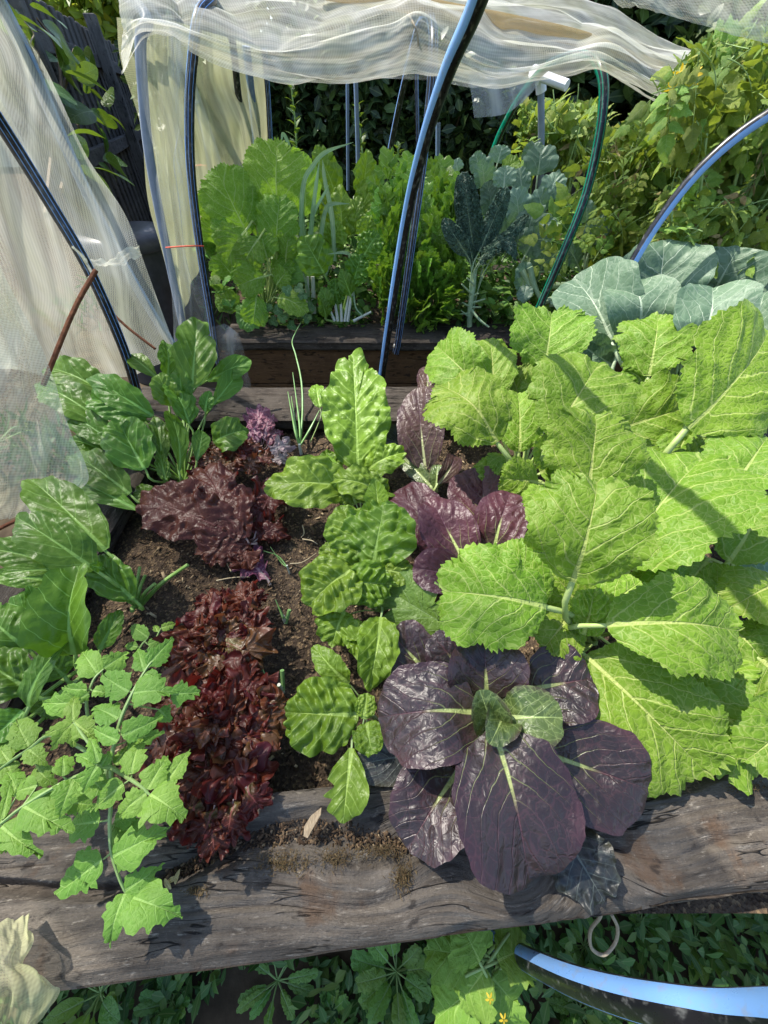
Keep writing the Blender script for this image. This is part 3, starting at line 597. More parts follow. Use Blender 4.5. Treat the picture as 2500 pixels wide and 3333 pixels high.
M['plastic'] = simple_mat('black_plastic', (.02, .022, .028), (.035, .036, .045), 20, .4)
def net_mat(name, c, op, fold=(14, 1.1), weave=1.0, trans=.45, fs=.3):
    """knitted insect net: threads over holes; op = share of the sheet the threads fill"""
    k = NT(name); v = k.uv('Metric'); x, y, _ = k.sep(v)[:3]
    a = k.m('SINE', k.m('MULTIPLY', x, 1570.0*weave)); b = k.m('SINE', k.m('MULTIPLY', y, 1570.0*weave))
    th = k.m('MULTIPLY', k.m('ADD', a, b), .045)
    nz = k.noise(k.scale(v, (7, 2.2, 1)), 2.0, 4, .6)
    st = k.noise(k.scale(v, (*fold, 1)), 1.0, 4, .5, .4)
    f = k.m('ADD', k.m('ADD', k.m('MULTIPLY_ADD', nz, .3, op-.15), th), k.m('MULTIPLY_ADD', k.ss(st, .35, .72), fs, -fs*.4), clamp=True)
    col = k.mix(k.ss(k.noise(v, 5, 3), .35, .7), c, tuple(q*.86 for q in c[:2])+(c[2]*.72,))
    d = k.n('ShaderNodeBsdfDiffuse'); k.set(d, 'Color', col); t = k.n('ShaderNodeBsdfTranslucent'); k.set(t, 'Color', col)
    m1 = k.n('ShaderNodeMixShader', Fac=trans); k.set(m1, '1', d.outputs[0]); k.set(m1, '2', t.outputs[0])
    tr = k.n('ShaderNodeBsdfTransparent'); m2 = k.n('ShaderNodeMixShader', Fac=f); k.set(m2, '1', tr.outputs[0]); k.set(m2, '2', m1.outputs[0])
    return k.out(m2.outputs[0])
M['net'] = net_mat('cream_insect_net', (.85, .85, .74), .42, weave=.6)
M['net_thin'] = net_mat('thin_insect_net', (.72, .75, .76), .26)
M['net_blue'] = net_mat('pale_blue_sheer_net', (.5, .6, .74), .4)
M['net_wall'] = net_mat('yellow_tinted_insect_net', (.66, .66, .4), .56)  # yellow-green backlit glow put into the net's own colour
M['net_roof'] = net_mat('white_insect_net', (.88, .87, .80), .5, fold=(3, 20), fs=.3, weave=.5)
M['net_tan'] = net_mat('tan_stained_net', (.42, .31, .15), .62, fold=(20, 2))
def sheet(rows, nu, nv, wr=.01, wf=(9, 2), seed=0, dep=True, fold=None):
    """net through a grid of pixel/depth control points; wrinkles run along the columns"""
    A = [[(D(*p) if dep else Q(*p)) if len(p) == 3 else np.array(p[:3]) for p in r] for r in rows]
    R = [catmull(r, nu) for r in A]; R = np.array(R)
    V = np.stack([catmull(R[:, i], nv) for i in range(nu)], 1)             # nv x nu
    du, dv = np.gradient(V, axis=1), np.gradient(V, axis=0); N = nrm(np.cross(du, dv))
    lu = np.cumsum(np.linalg.norm(du, axis=2), 1); lv = np.cumsum(np.linalg.norm(dv, axis=2), 0)
    u, v = np.meshgrid(np.linspace(0, 1, nu), np.linspace(0, 1, nv))
    h = (fbm(u*wf[0], v*wf[1], seed, 3)-.5)*2*wr + (np.abs(vn(u*wf[0]*1.7+v*1.5, v*wf[1]*.7, seed+4)-.5)-.25)*wr*1.6
    V = V + N*h[..., None]
    uv = np.stack([u, v, lu, lv], -1).reshape(-1, 4)
    return G().add(V.reshape(-1, 3), grid_faces(nv, nu), None, uv)
# ================================================================== THE SETTING
GZ = -0.56
g = G()
nx = 60; xs = np.concatenate([-np.geomspace(60, .3, 22), np.linspace(-.25, .25, 8), np.geomspace(.3, 60, 22)]); ys = np.concatenate([-np.geomspace(40, .3, 14), np.linspace(-.2, 6, 50), np.geomspace(6.5, 90, 16)])
X, Y = np.meshgrid(xs, ys)
Z = GZ + (fbm(X*3, Y*3, 2)-.5)*.05
g.add(np.stack([X, Y, Z], -1).reshape(-1, 3), grid_faces(len(ys), len(xs)))
solo('ground', g, M['dirt'], 'dark bare earth of the garden between the beds', kind='structure')

def sleeper(name, parent, O, a, length, width, th, nl, mat, seed=0, amp=.004, edge=.008, dens=None, shape=None, ends=.01):
    a = nrm(np.array([a[0], a[1], 0])); b = np.array([-a[1], a[0], 0]); O = np.asarray(O, float)
    nt = dens or 26; nf = 6
    pr = [(-edge*.3, -edge)] + [(x, 0.0) for x in np.linspace(edge, width-edge, nt)] + [(width+edge*.3, -edge)]
    pr += [(width, z) for z in np.linspace(-edge*2, -th+edge, nf)] + [(width-edge, -th), (edge, -th)] + [(0, z) for z in np.linspace(-th+edge, -edge*2, nf)]
    pr = np.array(pr); m = len(pr); nr_ = nrm(np.roll(pr, -1, 0)-np.roll(pr, 1, 0)); nr_ = np.stack([-nr_[:, 1], nr_[:, 0]], 1)
    pc = np.concatenate([[0], np.cumsum(np.linalg.norm(np.diff(pr, axis=0), axis=1))])
    s = np.linspace(0, length, nl); S_, Pm = np.meshgrid(s, pc, indexing='ij'); Px = np.tile(pr[:, 0], (nl, 1)); Pz = np.tile(pr[:, 1], (nl, 1))
    warp = .02*(fbm(S_*2.5, Pm*6, seed+3)-.5)*2
    if shape: dz, wp = shape(S_, Px); warp = warp+wp
    else: dz = 0
    gr = vn(S_*5, (Pm+warp)*110, seed)*.55 + vn(S_*9, (Pm+warp)*230, seed+1)*.45
    ck = np.clip(1-np.abs(vn(S_*1.6, (Pm+warp*1.6)*27, seed+2)*2-1)*11, 0, 1)*np.clip(fbm(S_*2.2, Pm*8, seed+5)*4-1.7, 0, 1) + .6*np.clip(1-np.abs(vn(S_*2.6+9, (Pm+warp*1.6)*52, seed+12)*2-1)*8, 0, 1)*np.clip(fbm(S_*3, Pm*9, seed+15)*4-1.9, 0, 1)
    d = amp*(gr-.5)*2 - ck*amp*3.4 + .012*(fbm(S_*2, Pm*5, seed+9)-.5)
    px = Px + nr_[None, :, 0]*d*.6; pz = Pz + nr_[None, :, 1]*d
    top = (np.arange(m) <= nt+1)
    if shape is not None: pz = pz + np.where(top[None], dz, 0)
    es = ends*(vn(Pm*40, S_*0+seed, 4)-.5)
    sx = S_ + np.where(S_ < 1e-6, es, 0) + np.where(S_ > length-1e-6, es, 0)
    v = O + sx[..., None]*a + px[..., None]*b + pz[..., None]*UP
    uv = np.stack([S_+seed*3.1, Pm+warp, S_, Pm], -1)
    gg = G(); vr = np.concatenate([v, v[:, :1]], 1); uvr = np.concatenate([uv, uv[:, :1]+0], 1)
    gg.add(vr.reshape(-1, 3), grid_faces(nl, m+1), None, uvr.reshape(-1, 4))
    for e in (0, -1):
        r = v[e]; cc = r.mean(0); i = np.arange(m); j = (i+1) % m
        t = np.stack([i, j, np.full(m, m)], -1) if e == 0 else np.stack([j, i, np.full(m, m)], -1)
        gg.add(np.vstack([r, cc]), None, t, np.tile(np.array([[0, 0, 0, 0.]]), (m+1, 1))+np.hstack([np.vstack([r, cc])[:, 1:]*1, np.zeros((m+1, 2))]))
    return part(name, gg, mat, parent)

# ---- front bed
bed = thing('raised_bed', (0, .6, GZ), 'nearer raised vegetable bed of grey weathered timbers with a split hollow front sleeper', 'raised bed')
Ofr = np.array([-.96, -.165, 0.0]); afr = np.array([1.0, .0926])
GROOVE = [P(*p, 0)[:2] for p in ((-250, 2870), (0, 2885), (250, 2905), (400, 2895), (560, 2840), (720, 2770), (880, 2720), (1020, 2705), (1180, 2735), (1330, 2750), (1420, 2745))]
GROOVE = catmull(np.array([[x, y, 0] for x, y in GROOVE]), 420)
GW = np.interp(np.linspace(0, 1, 420), [0, .1, .3, .38, .5, .66, .8, .95, 1], [.007, .008, .009, .013, .018, .026, .028, .016, .004])
def front_shape(S_, Px):
    a = nrm(np.array([afr[0], afr[1], 0])); b = np.array([-a[1], a[0], 0])
    w = Ofr + S_[..., None]*a + Px[..., None]*b
    dist = np.full(S_.shape, 9.0); wid = np.zeros(S_.shape)
    for k in range(420):
        dd = np.hypot(w[..., 0]-GROOVE[k, 0], w[..., 1]-GROOVE[k, 1]); c = dd < dist
        dist = np.where(c, dd, dist); wid = np.where(c, GW[k], wid)
    q = dist/np.maximum(wid, .001)
    dz = -.026*np.clip(1.25-q, 0, 1)**.7*(.75+.5*vn(S_*25, Px*40, 8))
    # the far right of the top has rotted to a lower ledge
    r = np.clip((S_-1.28)/.06, 0, 1)*np.clip((Px-.125-.02*(vn(S_*14, Px*0, 3)-.5))/.012, 0, 1); dz = dz - .022*r*(.8+.4*vn(S_*40, Px*70, 9))
    # swirling grain near two knots
    wp = 0
    for kx, ky, s_, am in ((1.17, .045, .07, .04), (.95, .06, .09, .03), (1.3, .03, .06, -.03)):
        wp = wp + am*np.exp(-((S_-kx)/s_)**2-((Px-ky)/.05)**2)
    dz = dz + .006*(np.exp(-((S_-1.14)/.05)**2-((Px-.02)/.02)**2)) - .004*np.exp(-((S_-1.1)/.02)**2-((Px-.012)/.01)**2)
    # bark-like torn edge
    dz = dz - .012*np.clip(.012-Px+.010*(fbm(S_*18, S_*0, 6)-.5), 0, .012)/.012
    return dz, wp
sleeper('sleeper', bed, Ofr, afr, 2.3, .187, .06, 560, M['sleeper'], 1, amp=.0035, dens=96, shape=front_shape)
sleeper('sleeper', bed, (-.98, 1.215, 0), (1, .002), 2.5, .24, .052, 260, M['darkwood'], 4, amp=.003, dens=30)
sleeper('sleeper', bed, (-.735, .075, -.002), (-.03, 1), 1.12, .2, .052, 120, M['darkwood'], 6, amp=.003, dens=26)
sleeper('sleeper', bed, (1.5, .14, -.002), (-.02, 1), 1.06, .2, .052, 40, M['darkwood'], 7, amp=.003, dens=10)
def boards(parent, A, B, z0, hs, th=.03):
    A, B = np.array([*A, 0.]), np.array([*B, 0.]); d = B-A; L = np.linalg.norm(d); ang = math.atan2(d[1], d[0]); z = z0
    for h in hs:
        z -= h/2; gg = box((0, 0, 0), (L, th, h-.004), None, .004); v = np.vstack(gg.v) @ rotz(ang).T + (A+B)/2 + UP*z
        gg.v = [v]; part('board', gg, M['board'], parent, smooth=False); z -= h/2
boards(bed, (-.93, -.125), (1.3, .085), -.054, (.17, .17, .165)); boards(bed, (-.95, 1.40), (1.5, 1.40), -.054, (.17, .17, .165))
boards(bed, (-.90, -.1), (-.93, 1.38), -.054, (.17, .17, .165)); boards(bed, (1.42, .15), (1.42, 1.38), -.054, (.17, .17, .165))
# soil of the front bed
SZ = -.075
xs = np.linspace(-.80, 1.44, 260); ys = np.linspace(-.05, 1.3, 170); X, Y = np.meshgrid(xs, ys)
Z = SZ + (fbm(X*7, Y*7, 21, 3)-.5)*.035 + (fbm(X*45, Y*45, 22, 3)-.5)*.014 + (vn(X*130, Y*130, 5)-.5)*.005
g = G().add(np.stack([X, Y, Z], -1).reshape(-1, 3), grid_faces(170, 260))
solo('soil', g, M['soil'], 'dark crumbly composted soil inside the nearer bed', kind='structure')
def soil_z(x, y): return SZ + (fbm(x*7, y*7, 21, 3)-.5)*.035
# mulch chips over the soil and in the hollow of the front timber
rng = np.random.RandomState(5)
g = G()
def chip(x, y, z, l, w, h, tilt, a, r):
    gg = box((0, 0, 0), (l, w, h)); v = np.vstack(gg.v)
    ca, sa = math.cos(tilt), math.sin(tilt); R = rotz(a) @ np.array([[ca, 0, sa], [0, 1, 0], [-sa, 0, ca]])
    gg.v = [v @ R.T + (x, y, z)]; gg.uq = [np.tile([[.5, .5, r, r]], (len(gg.uq[0]), 1))]; g.join(gg)
for i in range(4200):
    x = rng.uniform(-.72, .42); y = rng.uniform(.1, 1.22)
    z = soil_z(x, y)+.006; s = rng.gamma(2.0, .0012)+.001
    chip(x, y, z+s*.2, s*rng.uniform(1.2, 3.4), s*.8, s*.4, rng.normal()*.5, rng.uniform(0, 6.3), rng.rand())
for i in range(1500):
    k = rng.randint(160, 415); o = rng.normal()*GW[k]*.42
    x, y = GROOVE[k, 0]+rng.normal()*.004, GROOVE[k, 1]+o; s = rng.gamma(2.0, .0007)+.0006
    chip(x, y, -.019+s*.3, s*rng.uniform(1.2, 3), s*.8, s*.5, rng.normal()*.5, rng.uniform(0, 6.3), rng.rand()**1.5*.9)
solo('mulch_litter', g, M['chips'], 'brown mulch chips and crumbs littering the soil', kind='stuff')

# ---- rear bed
rear = thing('raised_bed', (0, 2.5, GZ), 'farther raised vegetable bed with a flat cap timber above two dark boards', 'raised bed')
sleeper('sleeper', rear, (-.80, 1.885, 0), (1, -.002), 2.9, .225, .05, 260, M['darkwood'], 9, amp=.003, dens=30)
sleeper('sleeper', rear, (-.80, 3.05, 0), (1, 0), 2.9, .2, .05, 40, M['darkwood'], 10, amp=.003, dens=10)
boards(rear, (-.76, 1.93), (2.05, 1.925), -.052, (.19, .19, .125)); boards(rear, (-.76, 1.96), (-.76, 3.1), -.003, (.24, .19, .125)); boards(rear, (-.76, 3.17), (2.05, 3.17), -.052, (.19, .19, .125))
part('post', box((-.795, 1.915, -.31), (.055, .06, .5), None, .005), M['board'], rear, smooth=False)
xs = np.linspace(-.76, 2.05, 90); ys = np.linspace(1.96, 3.15, 50); X, Y = np.meshgrid(xs, ys)
Z = -.03 + (fbm(X*7, Y*7, 31, 3)-.5)*.04 + (fbm(X*45, Y*45, 22, 2)-.5)*.012
solo('soil', G().add(np.stack([X, Y, Z], -1).reshape(-1, 3), grid_faces(50, 90)), M['soil'], 'dark shaded soil of the farther bed', kind='structure')

# ---- fences: palings one by one
fence = thing('wooden_fence', (-2.6, 4.5, GZ), 'grey paling fence in shade running back along the left side', 'fence')
fd = nrm(np.array([-.30, .954, 0])); fn = np.array([fd[1], -fd[0], 0]); F0 = np.array([-2.5, 4.9, 0])
Rf = np.stack([fd, -fn, UP], 1)
rng = np.random.RandomState(8)
pal = [G().join(box((0, 0, 0), (.116, .018, 1.82+.0*k), None, .003)).mesh('plank', M['fence'], None, False) for k in range(3)]
for i in range(-30, 62):
    if i < -22: continue
    c = F0 + fd*i*.104 + UP*(.345+rng.uniform(-.015, .012)) + fn*(-.02*(i % 2) + rng.uniform(-.003, .003))
    place('plank', pal[i % 3], fence, c, Rf @ np.array([[math.cos(q_ := rng.normal()*.006), 0, math.sin(q_)], [0, 1, 0], [-math.sin(q_), 0, math.cos(q_)]]))
for z in (1.04, .52, -.2):
    gg = box((0, 0, 0), (8.6, .045, .085), None, .004); gg.v = [np.vstack(gg.v) @ Rf.T + F0 + fd*2.0 + fn*.04 + UP*z]; part('rail', gg, M['fence'], fence, smooth=False)
for i in (-1.9, .5, 2.9, 5.3):
    gg = box((0, 0, 0), (.1, .09, 1.9), None, .005); gg.v = [np.vstack(gg.v) @ Rf.T + F0 + fd*i + fn*.11 + UP*.36]; part('post', gg, M['fence'], fence, smooth=False)
back = thing('wooden_fence', (0, 7.6, GZ), 'dark paling fence half hidden behind the hedge at the back', 'fence')
for i in range(-34, 60):
    place('plank', pal[i % 3], back, (i*.104, 7.6+.015*(i % 2), .35+rng.uniform(-.02, .02)), np.eye(3))
part('rail', box((1.3, 7.56, .9), (9.8, .045, .085), None, .004), M['fence'], back, smooth=False)

# ---- neighbour's house, top left corner
house = thing('house', (-8, 15, GZ), 'neighbouring house with a blue grey tiled roof above the fence', 'house')
hc = Q(190, 30, 14.5); zr = hc[2]
M['render'] = simple_mat('cream_wall', (.5, .42, .3), (.56, .48, .36), 8, .8)
M['gutter'] = simple_mat('green_gutter', (.16, .24, .24), (.2, .28, .28), 8, .5)
M['tile'] = simple_mat('grey_roof_tile', (.12, .14, .22), (.2, .22, .32), 12, .35, vv=.3)
part('wall', box((hc[0]-1, 15.4, (zr+GZ)/2-.2), (9, .2, zr-GZ-.3)), M['render'], house, smooth=False)
part('gutter', box((hc[0]-1, 14.75, zr-.16), (10, .14, .16), None, .03), M['gutter'], house, smooth=False)
roof = part('roof', box((hc[0]-1, 17.2, zr+1.05), (10, 5.4, .04), np.array([[1, 0, 0], [0, .9, -.43], [0, .43, .9]])), M['tile'], house, smooth=False)
tm = tube([(0, 0, 0), (0, .42, 0)], [.15, .13], n=2, sides=10, cap=True).mesh('tile', M['tile'])
rng = np.random.RandomState(3); n_ = 0
for r_ in range(9):
    for c_ in range(26):
        p = np.array([hc[0]-3.2+c_*.27, 14.78+r_*.31, zr-.10+r_*.148+(.012 if r_ % 2 else 0)])
        place('tile', tm, roof, p, frame((0, .9, .43), (0, -.43, .9)))

# ---- foliage behind
def tree(name, label, cat, base, h, trunk_r, crown, n, L, mats, seed, group=None, limbs=6, flat=.2, hang=0.0):
    """crown: list of (centre, radii); leaves fill the clumps' outer volume unevenly"""
    rng = np.random.RandomState(seed); t = thing(name, base, label, cat, group); base = np.asarray(base, float)
    cs = np.array([c for c, r in crown]); mid = cs.mean(0); fork = lerp(base, mid, .55); fork[:2] = lerp(base[:2], mid[:2], .3)
    gg = tube([base, lerp(base, fork, .5)+(.04, .02, 0), fork], [trunk_r, trunk_r*.8, trunk_r*.6], sides=8)
    for c, r in crown[:limbs*2]: gg.join(tube([fork, lerp(fork, c, .5)+(0, 0, .1), c], [trunk_r*.5, trunk_r*.3, trunk_r*.1], sides=5))
    part('trunk', gg, M['twig'], t)
    C_, Dd, Nn = [], [], []
    w = np.array([r[0]*r[1]*r[2] for c, r in crown])**.75; w /= w.sum()
    for (c, r), k in zip(crown, w):
        m = int(n*k); u = rand_dirs(m, rng); rad = rng.uniform(.25, 1, m)**.45
        p = np.asarray(c) + u*rad[:, None]*np.asarray(r); keep = vn(p[:, 0]*5+p[:, 2]*3, p[:, 1]*5-p[:, 2]*4, seed) > .28
        p, u = p[keep], u[keep]; C_.append(p); d = rand_dirs(len(p), rng, flat); d[:, 2] -= hang; Dd.append(nrm(d)); Nn.append(nrm(u*.6+UP*.5+rand_dirs(len(p), rng)*.7))
    p = np.vstack(C_); gg = leafmass(p, np.vstack(Dd), np.vstack(Nn), L*rng.uniform(.6, 1.3, len(p)), L*.5*rng.uniform(.7, 1.2, len(p)))
    part('crown', gg, mats, t); return t
M['hedge'] = mass_mat('hedge_leaves', (.018, .04, .012), (.04, .075, .02), (.1, .16, .03), .25, .4)
M['bright'] = mass_mat('sunlit_tree_leaves', (.14, .25, .02), (.26, .36, .03), (.4, .42, .04), .5)
M['shadevine'] = mass_mat('creeper_leaves', (.03, .07, .012), (.06, .12, .02), (.12, .2, .03), .35)
M['tvine'] = mass_mat('tomato_mass_leaves', (.09, .17, .025), (.2, .3, .04), (.34, .36, .07), .32)
rng = np.random.RandomState(17)
def blob(px, py, Y, r): return (Q(px, py, Y), r)
hz = []
for k in range(5):
    px0 = 640+k*190
    tree('hedge_shrub', ['dark small leaved hedge shrub behind the left hoops', 'dark hedge shrub behind the drooping middle of the net roof', 'dark hedge shrub straight behind the celery', 'dark hedge shrub behind the curly kale', 'dark hedge shrub behind the broccoli leaves'][k], 'shrub', (Q(px0+60, 420, 4.3)[0], 4.3, GZ), 2, .05,
         [(Q(px0+rng.uniform(-60, 130), 110+j*85+rng.uniform(-30, 30), 4.2+rng.uniform(-.2, .4)), (.45, .3, .32)) for j in range(7)], 7000, .095, M['hedge'], 40+k)
for k, (px, py, Y, r, lab) in enumerate([(1780, 120, 6.3, (1.5, .7, 1.0), 'tall dark tree behind the white pipe and the net roof'), (2180, 90, 6.2, (1.5, .7, 1.1), 'tall dark tree showing between the two nets at the upper right'), (2650, 40, 5.4, (1.3, .7, 1.2), 'dark tree behind the upper right tomato tangle'), (1250, 60, 6.6, (1.6, .7, .9), 'low dark tree behind the middle of the net roof')]):
    c = Q(px, py, Y)
    tree('garden_tree', lab, 'tree', (c[0], Y+.1, GZ), 3, .09, [(c+np.array([rng.uniform(-1, 1)*r[0]*.6, rng.uniform(-.4, .4), rng.uniform(-1, .8)*r[2]*.8]), (r[0]*.5, r[1]*.7, r[2]*.5)) for j in range(11)], 7500, .2, M['hedge'], 60+k)
c = Q(330, 40, 7.2)
tree('garden_tree', 'tree with bright yellow green drooping leaves above the paling fence', 'tree', (c[0]-1.1, 8.6, GZ), 3.4, .08, [(Q(px, py, Y), r) for px, py, Y, r in ((250, -60, 8.2, (.7, .5, .5)), (330, 0, 8.0, (.55, .5, .45)), (380, 60, 8.2, (.35, .4, .4)), (300, 70, 8.3, (.3, .4, .2)), (420, 10, 8.4, (.45, .4, .5)), (345, 125, 8.6, (.3, .3, .2)), (385, 165, 8.6, (.15, .3, .2)))], 2300, .17, M['bright'], 77, hang=.9)

# ---- black compost bin
binp = Q(470, 860, 2.75); tb = thing('compost_bin', (binp[0]-.06, 2.75, GZ), 'black rounded plastic bin between the fence and the farther bed', 'bin')
bz = Q(460, 745, 2.7)[2]
def lathe(c, prof, sides=24, m=0):
    a = np.linspace(0, 2*np.pi, sides+1); pr = np.array(prof)
    v = np.stack([pr[:, 0, None]*np.cos(a), pr[:, 0, None]*np.sin(a), np.broadcast_to(pr[:, 1, None], (len(pr), sides+1))], -1)+np.asarray(c)
    return G().add(v.reshape(-1, 3), grid_faces(len(pr), sides+1)[:, ::-1], None, None, m)
bc = (binp[0]-.06, 2.75, 0)
part('body', lathe(bc, [(.30, GZ+.01), (.27, bz-.1), (.26, bz-.06), (.2, bz-.06)][::-1]), M['plastic'], tb); part('lid', lathe(bc, [(.285, bz-.09), (.29, bz-.05), (.25, bz-.015), (.15, bz), (0.001, bz)][::-1]), M['plastic'], tb)

# ================================================================== HOOPS, STAKES, NETS
def pipe(name, pts, r, mat, label, cat, group=None, sides=14, n=60, face=None, spin=None):
    return solo(name, tube(pts, r, n=n, sides=sides, face=face, spin=spin), mat, label, cat, group)
R1 = .0165
hg = 'poly pipe hoops over the nearer bed'
solo('hoop', tube([P(1236, 1320, -.3), P(1240, 1245, -.13), D(1275, 1000, 1.52), D(1325, 700, 1.22), D(1382, 460, .99), D(1458, 230, .81), D(1545, 30, .67), (.172, .92, .985), (.19, .6, 1.07), (.203, .3, 1.03), (.225, .1, .86), (.262, -.03, .60), D(2500, 3318, .30), D(2150, 3275, .38), D(1905, 3208, .49), D(1750, 3140, .62), D(1650, 3085, .75), D(1570, 3035, .86), D(1500, 2985, .98)], R1, n=170, sides=20, spin=([0, .45, .7, 1], [0, 0, -.13, -.15])), M['pipe_front'], 'big pale blue and black pipe hoop arching from the front timber over to the middle', 'hoop', hg)
pipe('hoop', [D(1790, 1330, 1.62), D(1916, 1113, 1.46), D(2000, 960, 1.35), D(2130, 740, 1.24), D(2290, 540, 1.14), D(2500, 375, 1.05), D(2800, 240, .95), D(3200, 250, .85)], R1*.93, M['pipe_front'], 'blue and black pipe hoop leaning right above the blue green cabbage leaves', 'hoop', hg, n=60, spin=([0, 1], [.7, .7]))
pipe('hoop', [D(-300, 0, .72), D(-150, 180, .8), D(0, 400, .92), D(150, 640, 1.03), D(290, 880, 1.14), D(400, 1130, 1.3), D(450, 1290, 1.42)], R1*.95, M['pipe_left'], 'blue edged black hoop in front of the left hand net', 'hoop', hg, n=60)
pipe('hoop', [D(-140, -260, .73), D(-14, -20, .90), D(96, 200, 1.0), D(216, 480, 1.16), D(338, 740, 1.31), D(460, 960, 1.46), D(565, 1130, 1.6)], R1, M['pipe_blue'], 'pale blue hoop wrapped in the left net and lying along its upper edge', 'hoop', hg, n=60)
hr = 'pipe hoops over the farther bed'
pipe('hoop', [Q(610, 1160, 1.93), Q(595, 1060, 1.92), Q(540, 800, 1.94), Q(485, 500, 1.95), Q(462, 250, 1.95), Q(458, 120, 1.96), Q(468, 40, 2.0), (-.98, 2.15, 1.12), (-1.0, 2.55, 1.12), (-.98, 2.9, .9), (-.96, 3.05, .4), (-.96, 3.1, -.2)], .017, M['pipe_grey'], 'grey net covered hoop leg at the left corner of the farther bed', 'hoop', hr, n=90)
pipe('hoop', [Q(706, 1180, 1.9), Q(692, 1060, 1.9), Q(650, 800, 1.9), Q(622, 560, 1.92), Q(617, 350, 1.94), Q(628, 180, 1.96), Q(648, 50, 2.0), Q(690, -10, 2.15), (-.72, 2.5, 1.12), Q(745, 90, 2.75), Q(775, 300, 2.9), Q(800, 480, 2.98), Q(815, 600, 3.02)], .0165, M['pipe_left'], 'black hoop standing inside the left net beside the mustard clump', 'hoop', hr, n=110)
pipe('hoop', [Q(1288, 1150, 1.87), Q(1300, 1085, 1.87), Q(1340, 800, 1.88), Q(1378, 520, 1.9), Q(1402, 300, 1.93), Q(1411, 140, 1.97), Q(1405, 70, 2.08), Q(1390, 50, 2.4), Q(1365, 80, 2.7), Q(1345, 150, 2.82), Q(1300, 340, 2.95), Q(1270, 490, 3.02), Q(1262, 560, 3.03)], .0155, M['pipe_thin'], 'black hoop with thin blue lines close behind the big blue hoop', 'hoop', hr, n=110)
pipe('hoop', [Q(1728, 1080, 1.9), Q(1752, 1010, 1.9), Q(1830, 830, 1.93), Q(1905, 640, 1.98), Q(1950, 450, 2.03), Q(1966, 300, 2.08), Q(1952, 220, 2.14), Q(1918, 180, 2.25), Q(1850, 185, 2.5), Q(1770, 225, 2.72), Q(1690, 320, 2.88), Q(1630, 430, 2.98), Q(1595, 520, 3.02)], .0175, M['pipe_green'], 'green striped hoop bending over at the right end of the farther bed', 'hoop', hr, n=110)
st = 'thin poles at the back of the farther bed'
for pts, r, lab in (([Q(1166, 640, 3.12), Q(1165, 500, 3.12), Q(1158, 255, 3.12)], .013, 'dark blue edged pole behind the leek leaves'), ([Q(1133, 620, 3.5), Q(1131, 260, 3.5)], .011, 'thin shaded pole left of the dark blue edged pole'), ([Q(1362, 640, 3.5), Q(1355, 240, 3.5)], .013, 'shaded pole between the sloping hoop leg and the big hoop'), ([Q(1424, 640, 3.1), Q(1426, 400, 3.1)], .014, 'dark pole end just right of the big blue hoop'), ([Q(885, 560, 3.1), Q(873, 330, 3.1), Q(860, 160, 3.05)], .014, 'pole beside the yellow tinted net wall'), ([Q(845, 560, 3.05), Q(830, 420, 3.05), Q(802, 150, 3.0)], .02, 'blue capped pole at the end of the net wall'), ([Q(690, 560, 3.0), Q(665, 430, 2.95), Q(640, 330, 2.9)], .016, 'short blue pole behind the black hoop')):
    pipe('pole', pts, r, M['pipe_blue'] if 'blue' in lab else M['pipe_thin'], lab, 'pole', st, n=12, sides=10)
fr = thing('pipe_frame', Q(1758, 560, 3.3), 'white and blue plumbing pipe frame sticking out under the net roof', 'pipe frame')
part('upright', tube([Q(1760, 640, 3.3), Q(1762, 420, 3.3), Q(1760, 270, 3.3)], .02, n=8, sides=10), M['pipe_grey'], fr)
part('arm', tube([Q(1745, 240, 3.25), Q(1846, 278, 3.1)], .024, n=2, sides=12), M['pvc'], fr)
part('elbow', tube([Q(1762, 300, 3.3), Q(1757, 255, 3.29), Q(1735, 232, 3.26)], .03, n=8, sides=10), M['pvc'], fr)

pipe('stake', [D(140, 1255, 1.02), D(240, 1010, 1.04), D(312, 880, 1.06)], .0062, M['rust'], 'rusty steel rod tied across the left hoop', 'stake', n=8, sides=7)
pipe('stake', [D(350, 1005, 1.32), D(420, 1070, 1.33), D(505, 1135, 1.34)], .005, M['rust'], 'thin rusty rod lying low behind the left net', 'stake', n=8, sides=6)
pipe('stake', [D(-30, 1735, 1.05), D(40, 1700, 1.07), D(85, 1684, 1.08)], .006, M['rust'], 'dark rod poking out under the bottom of the left net', 'stake', n=8, sides=6)
# ---- nets
def net(rows, mat, nu, nv, label, name='insect_net', **kw): return solo(name, sheet(rows, nu, nv, **kw), mat, label, 'net')
net([[(-.18, .1, 1.26, 0), (-.2, .45, 1.27, 0), (-.45, .82, 1.24, 0), (-.58, 1.3, 1.22, 0)], [(-.78, .25, 1.15, 0), (-.78, .65, 1.16, 0), (-.78, 1.1, 1.16, 0), (-.78, 1.36, 1.12, 0)], [(-1.02, .3, 0.97, 0), (-260, -80, 0.76), (-120, -60, 0.82), (8, -30, 0.88)], [(-1.02, .3, 0.72, 0), (-260, 250, 0.84), (-60, 240, 0.92), (150, 220, 1.02)], [(-1.02, .3, 0.5, 0), (-260, 500, 0.92), (60, 480, 1.02), (280, 500, 1.16)], [(-1.02, .3, 0.3, 0), (-250, 760, 0.98), (140, 720, 1.1), (402, 690, 1.28)], [(-1.02, .3, 0.16, 0), (-200, 950, 1.05), (200, 950, 1.2), (470, 860, 1.38)], [(-1.02, .3, 0.06, 0), (-150, 1100, 1.15), (260, 1100, 1.3), (530, 1030, 1.48)], [(-1.02, .3, 0, 0), (-100, 1230, 1.22), (300, 1250, 1.4), (580, 1160, 1.58)]], M['net'], 190, 190, 'long cream net wall stretched along the left hoops, with an added unseen flap overhead', wr=.022, wf=(12, 2), seed=3)  # first two rows: unseen net overhead, added to soften and dim the sun
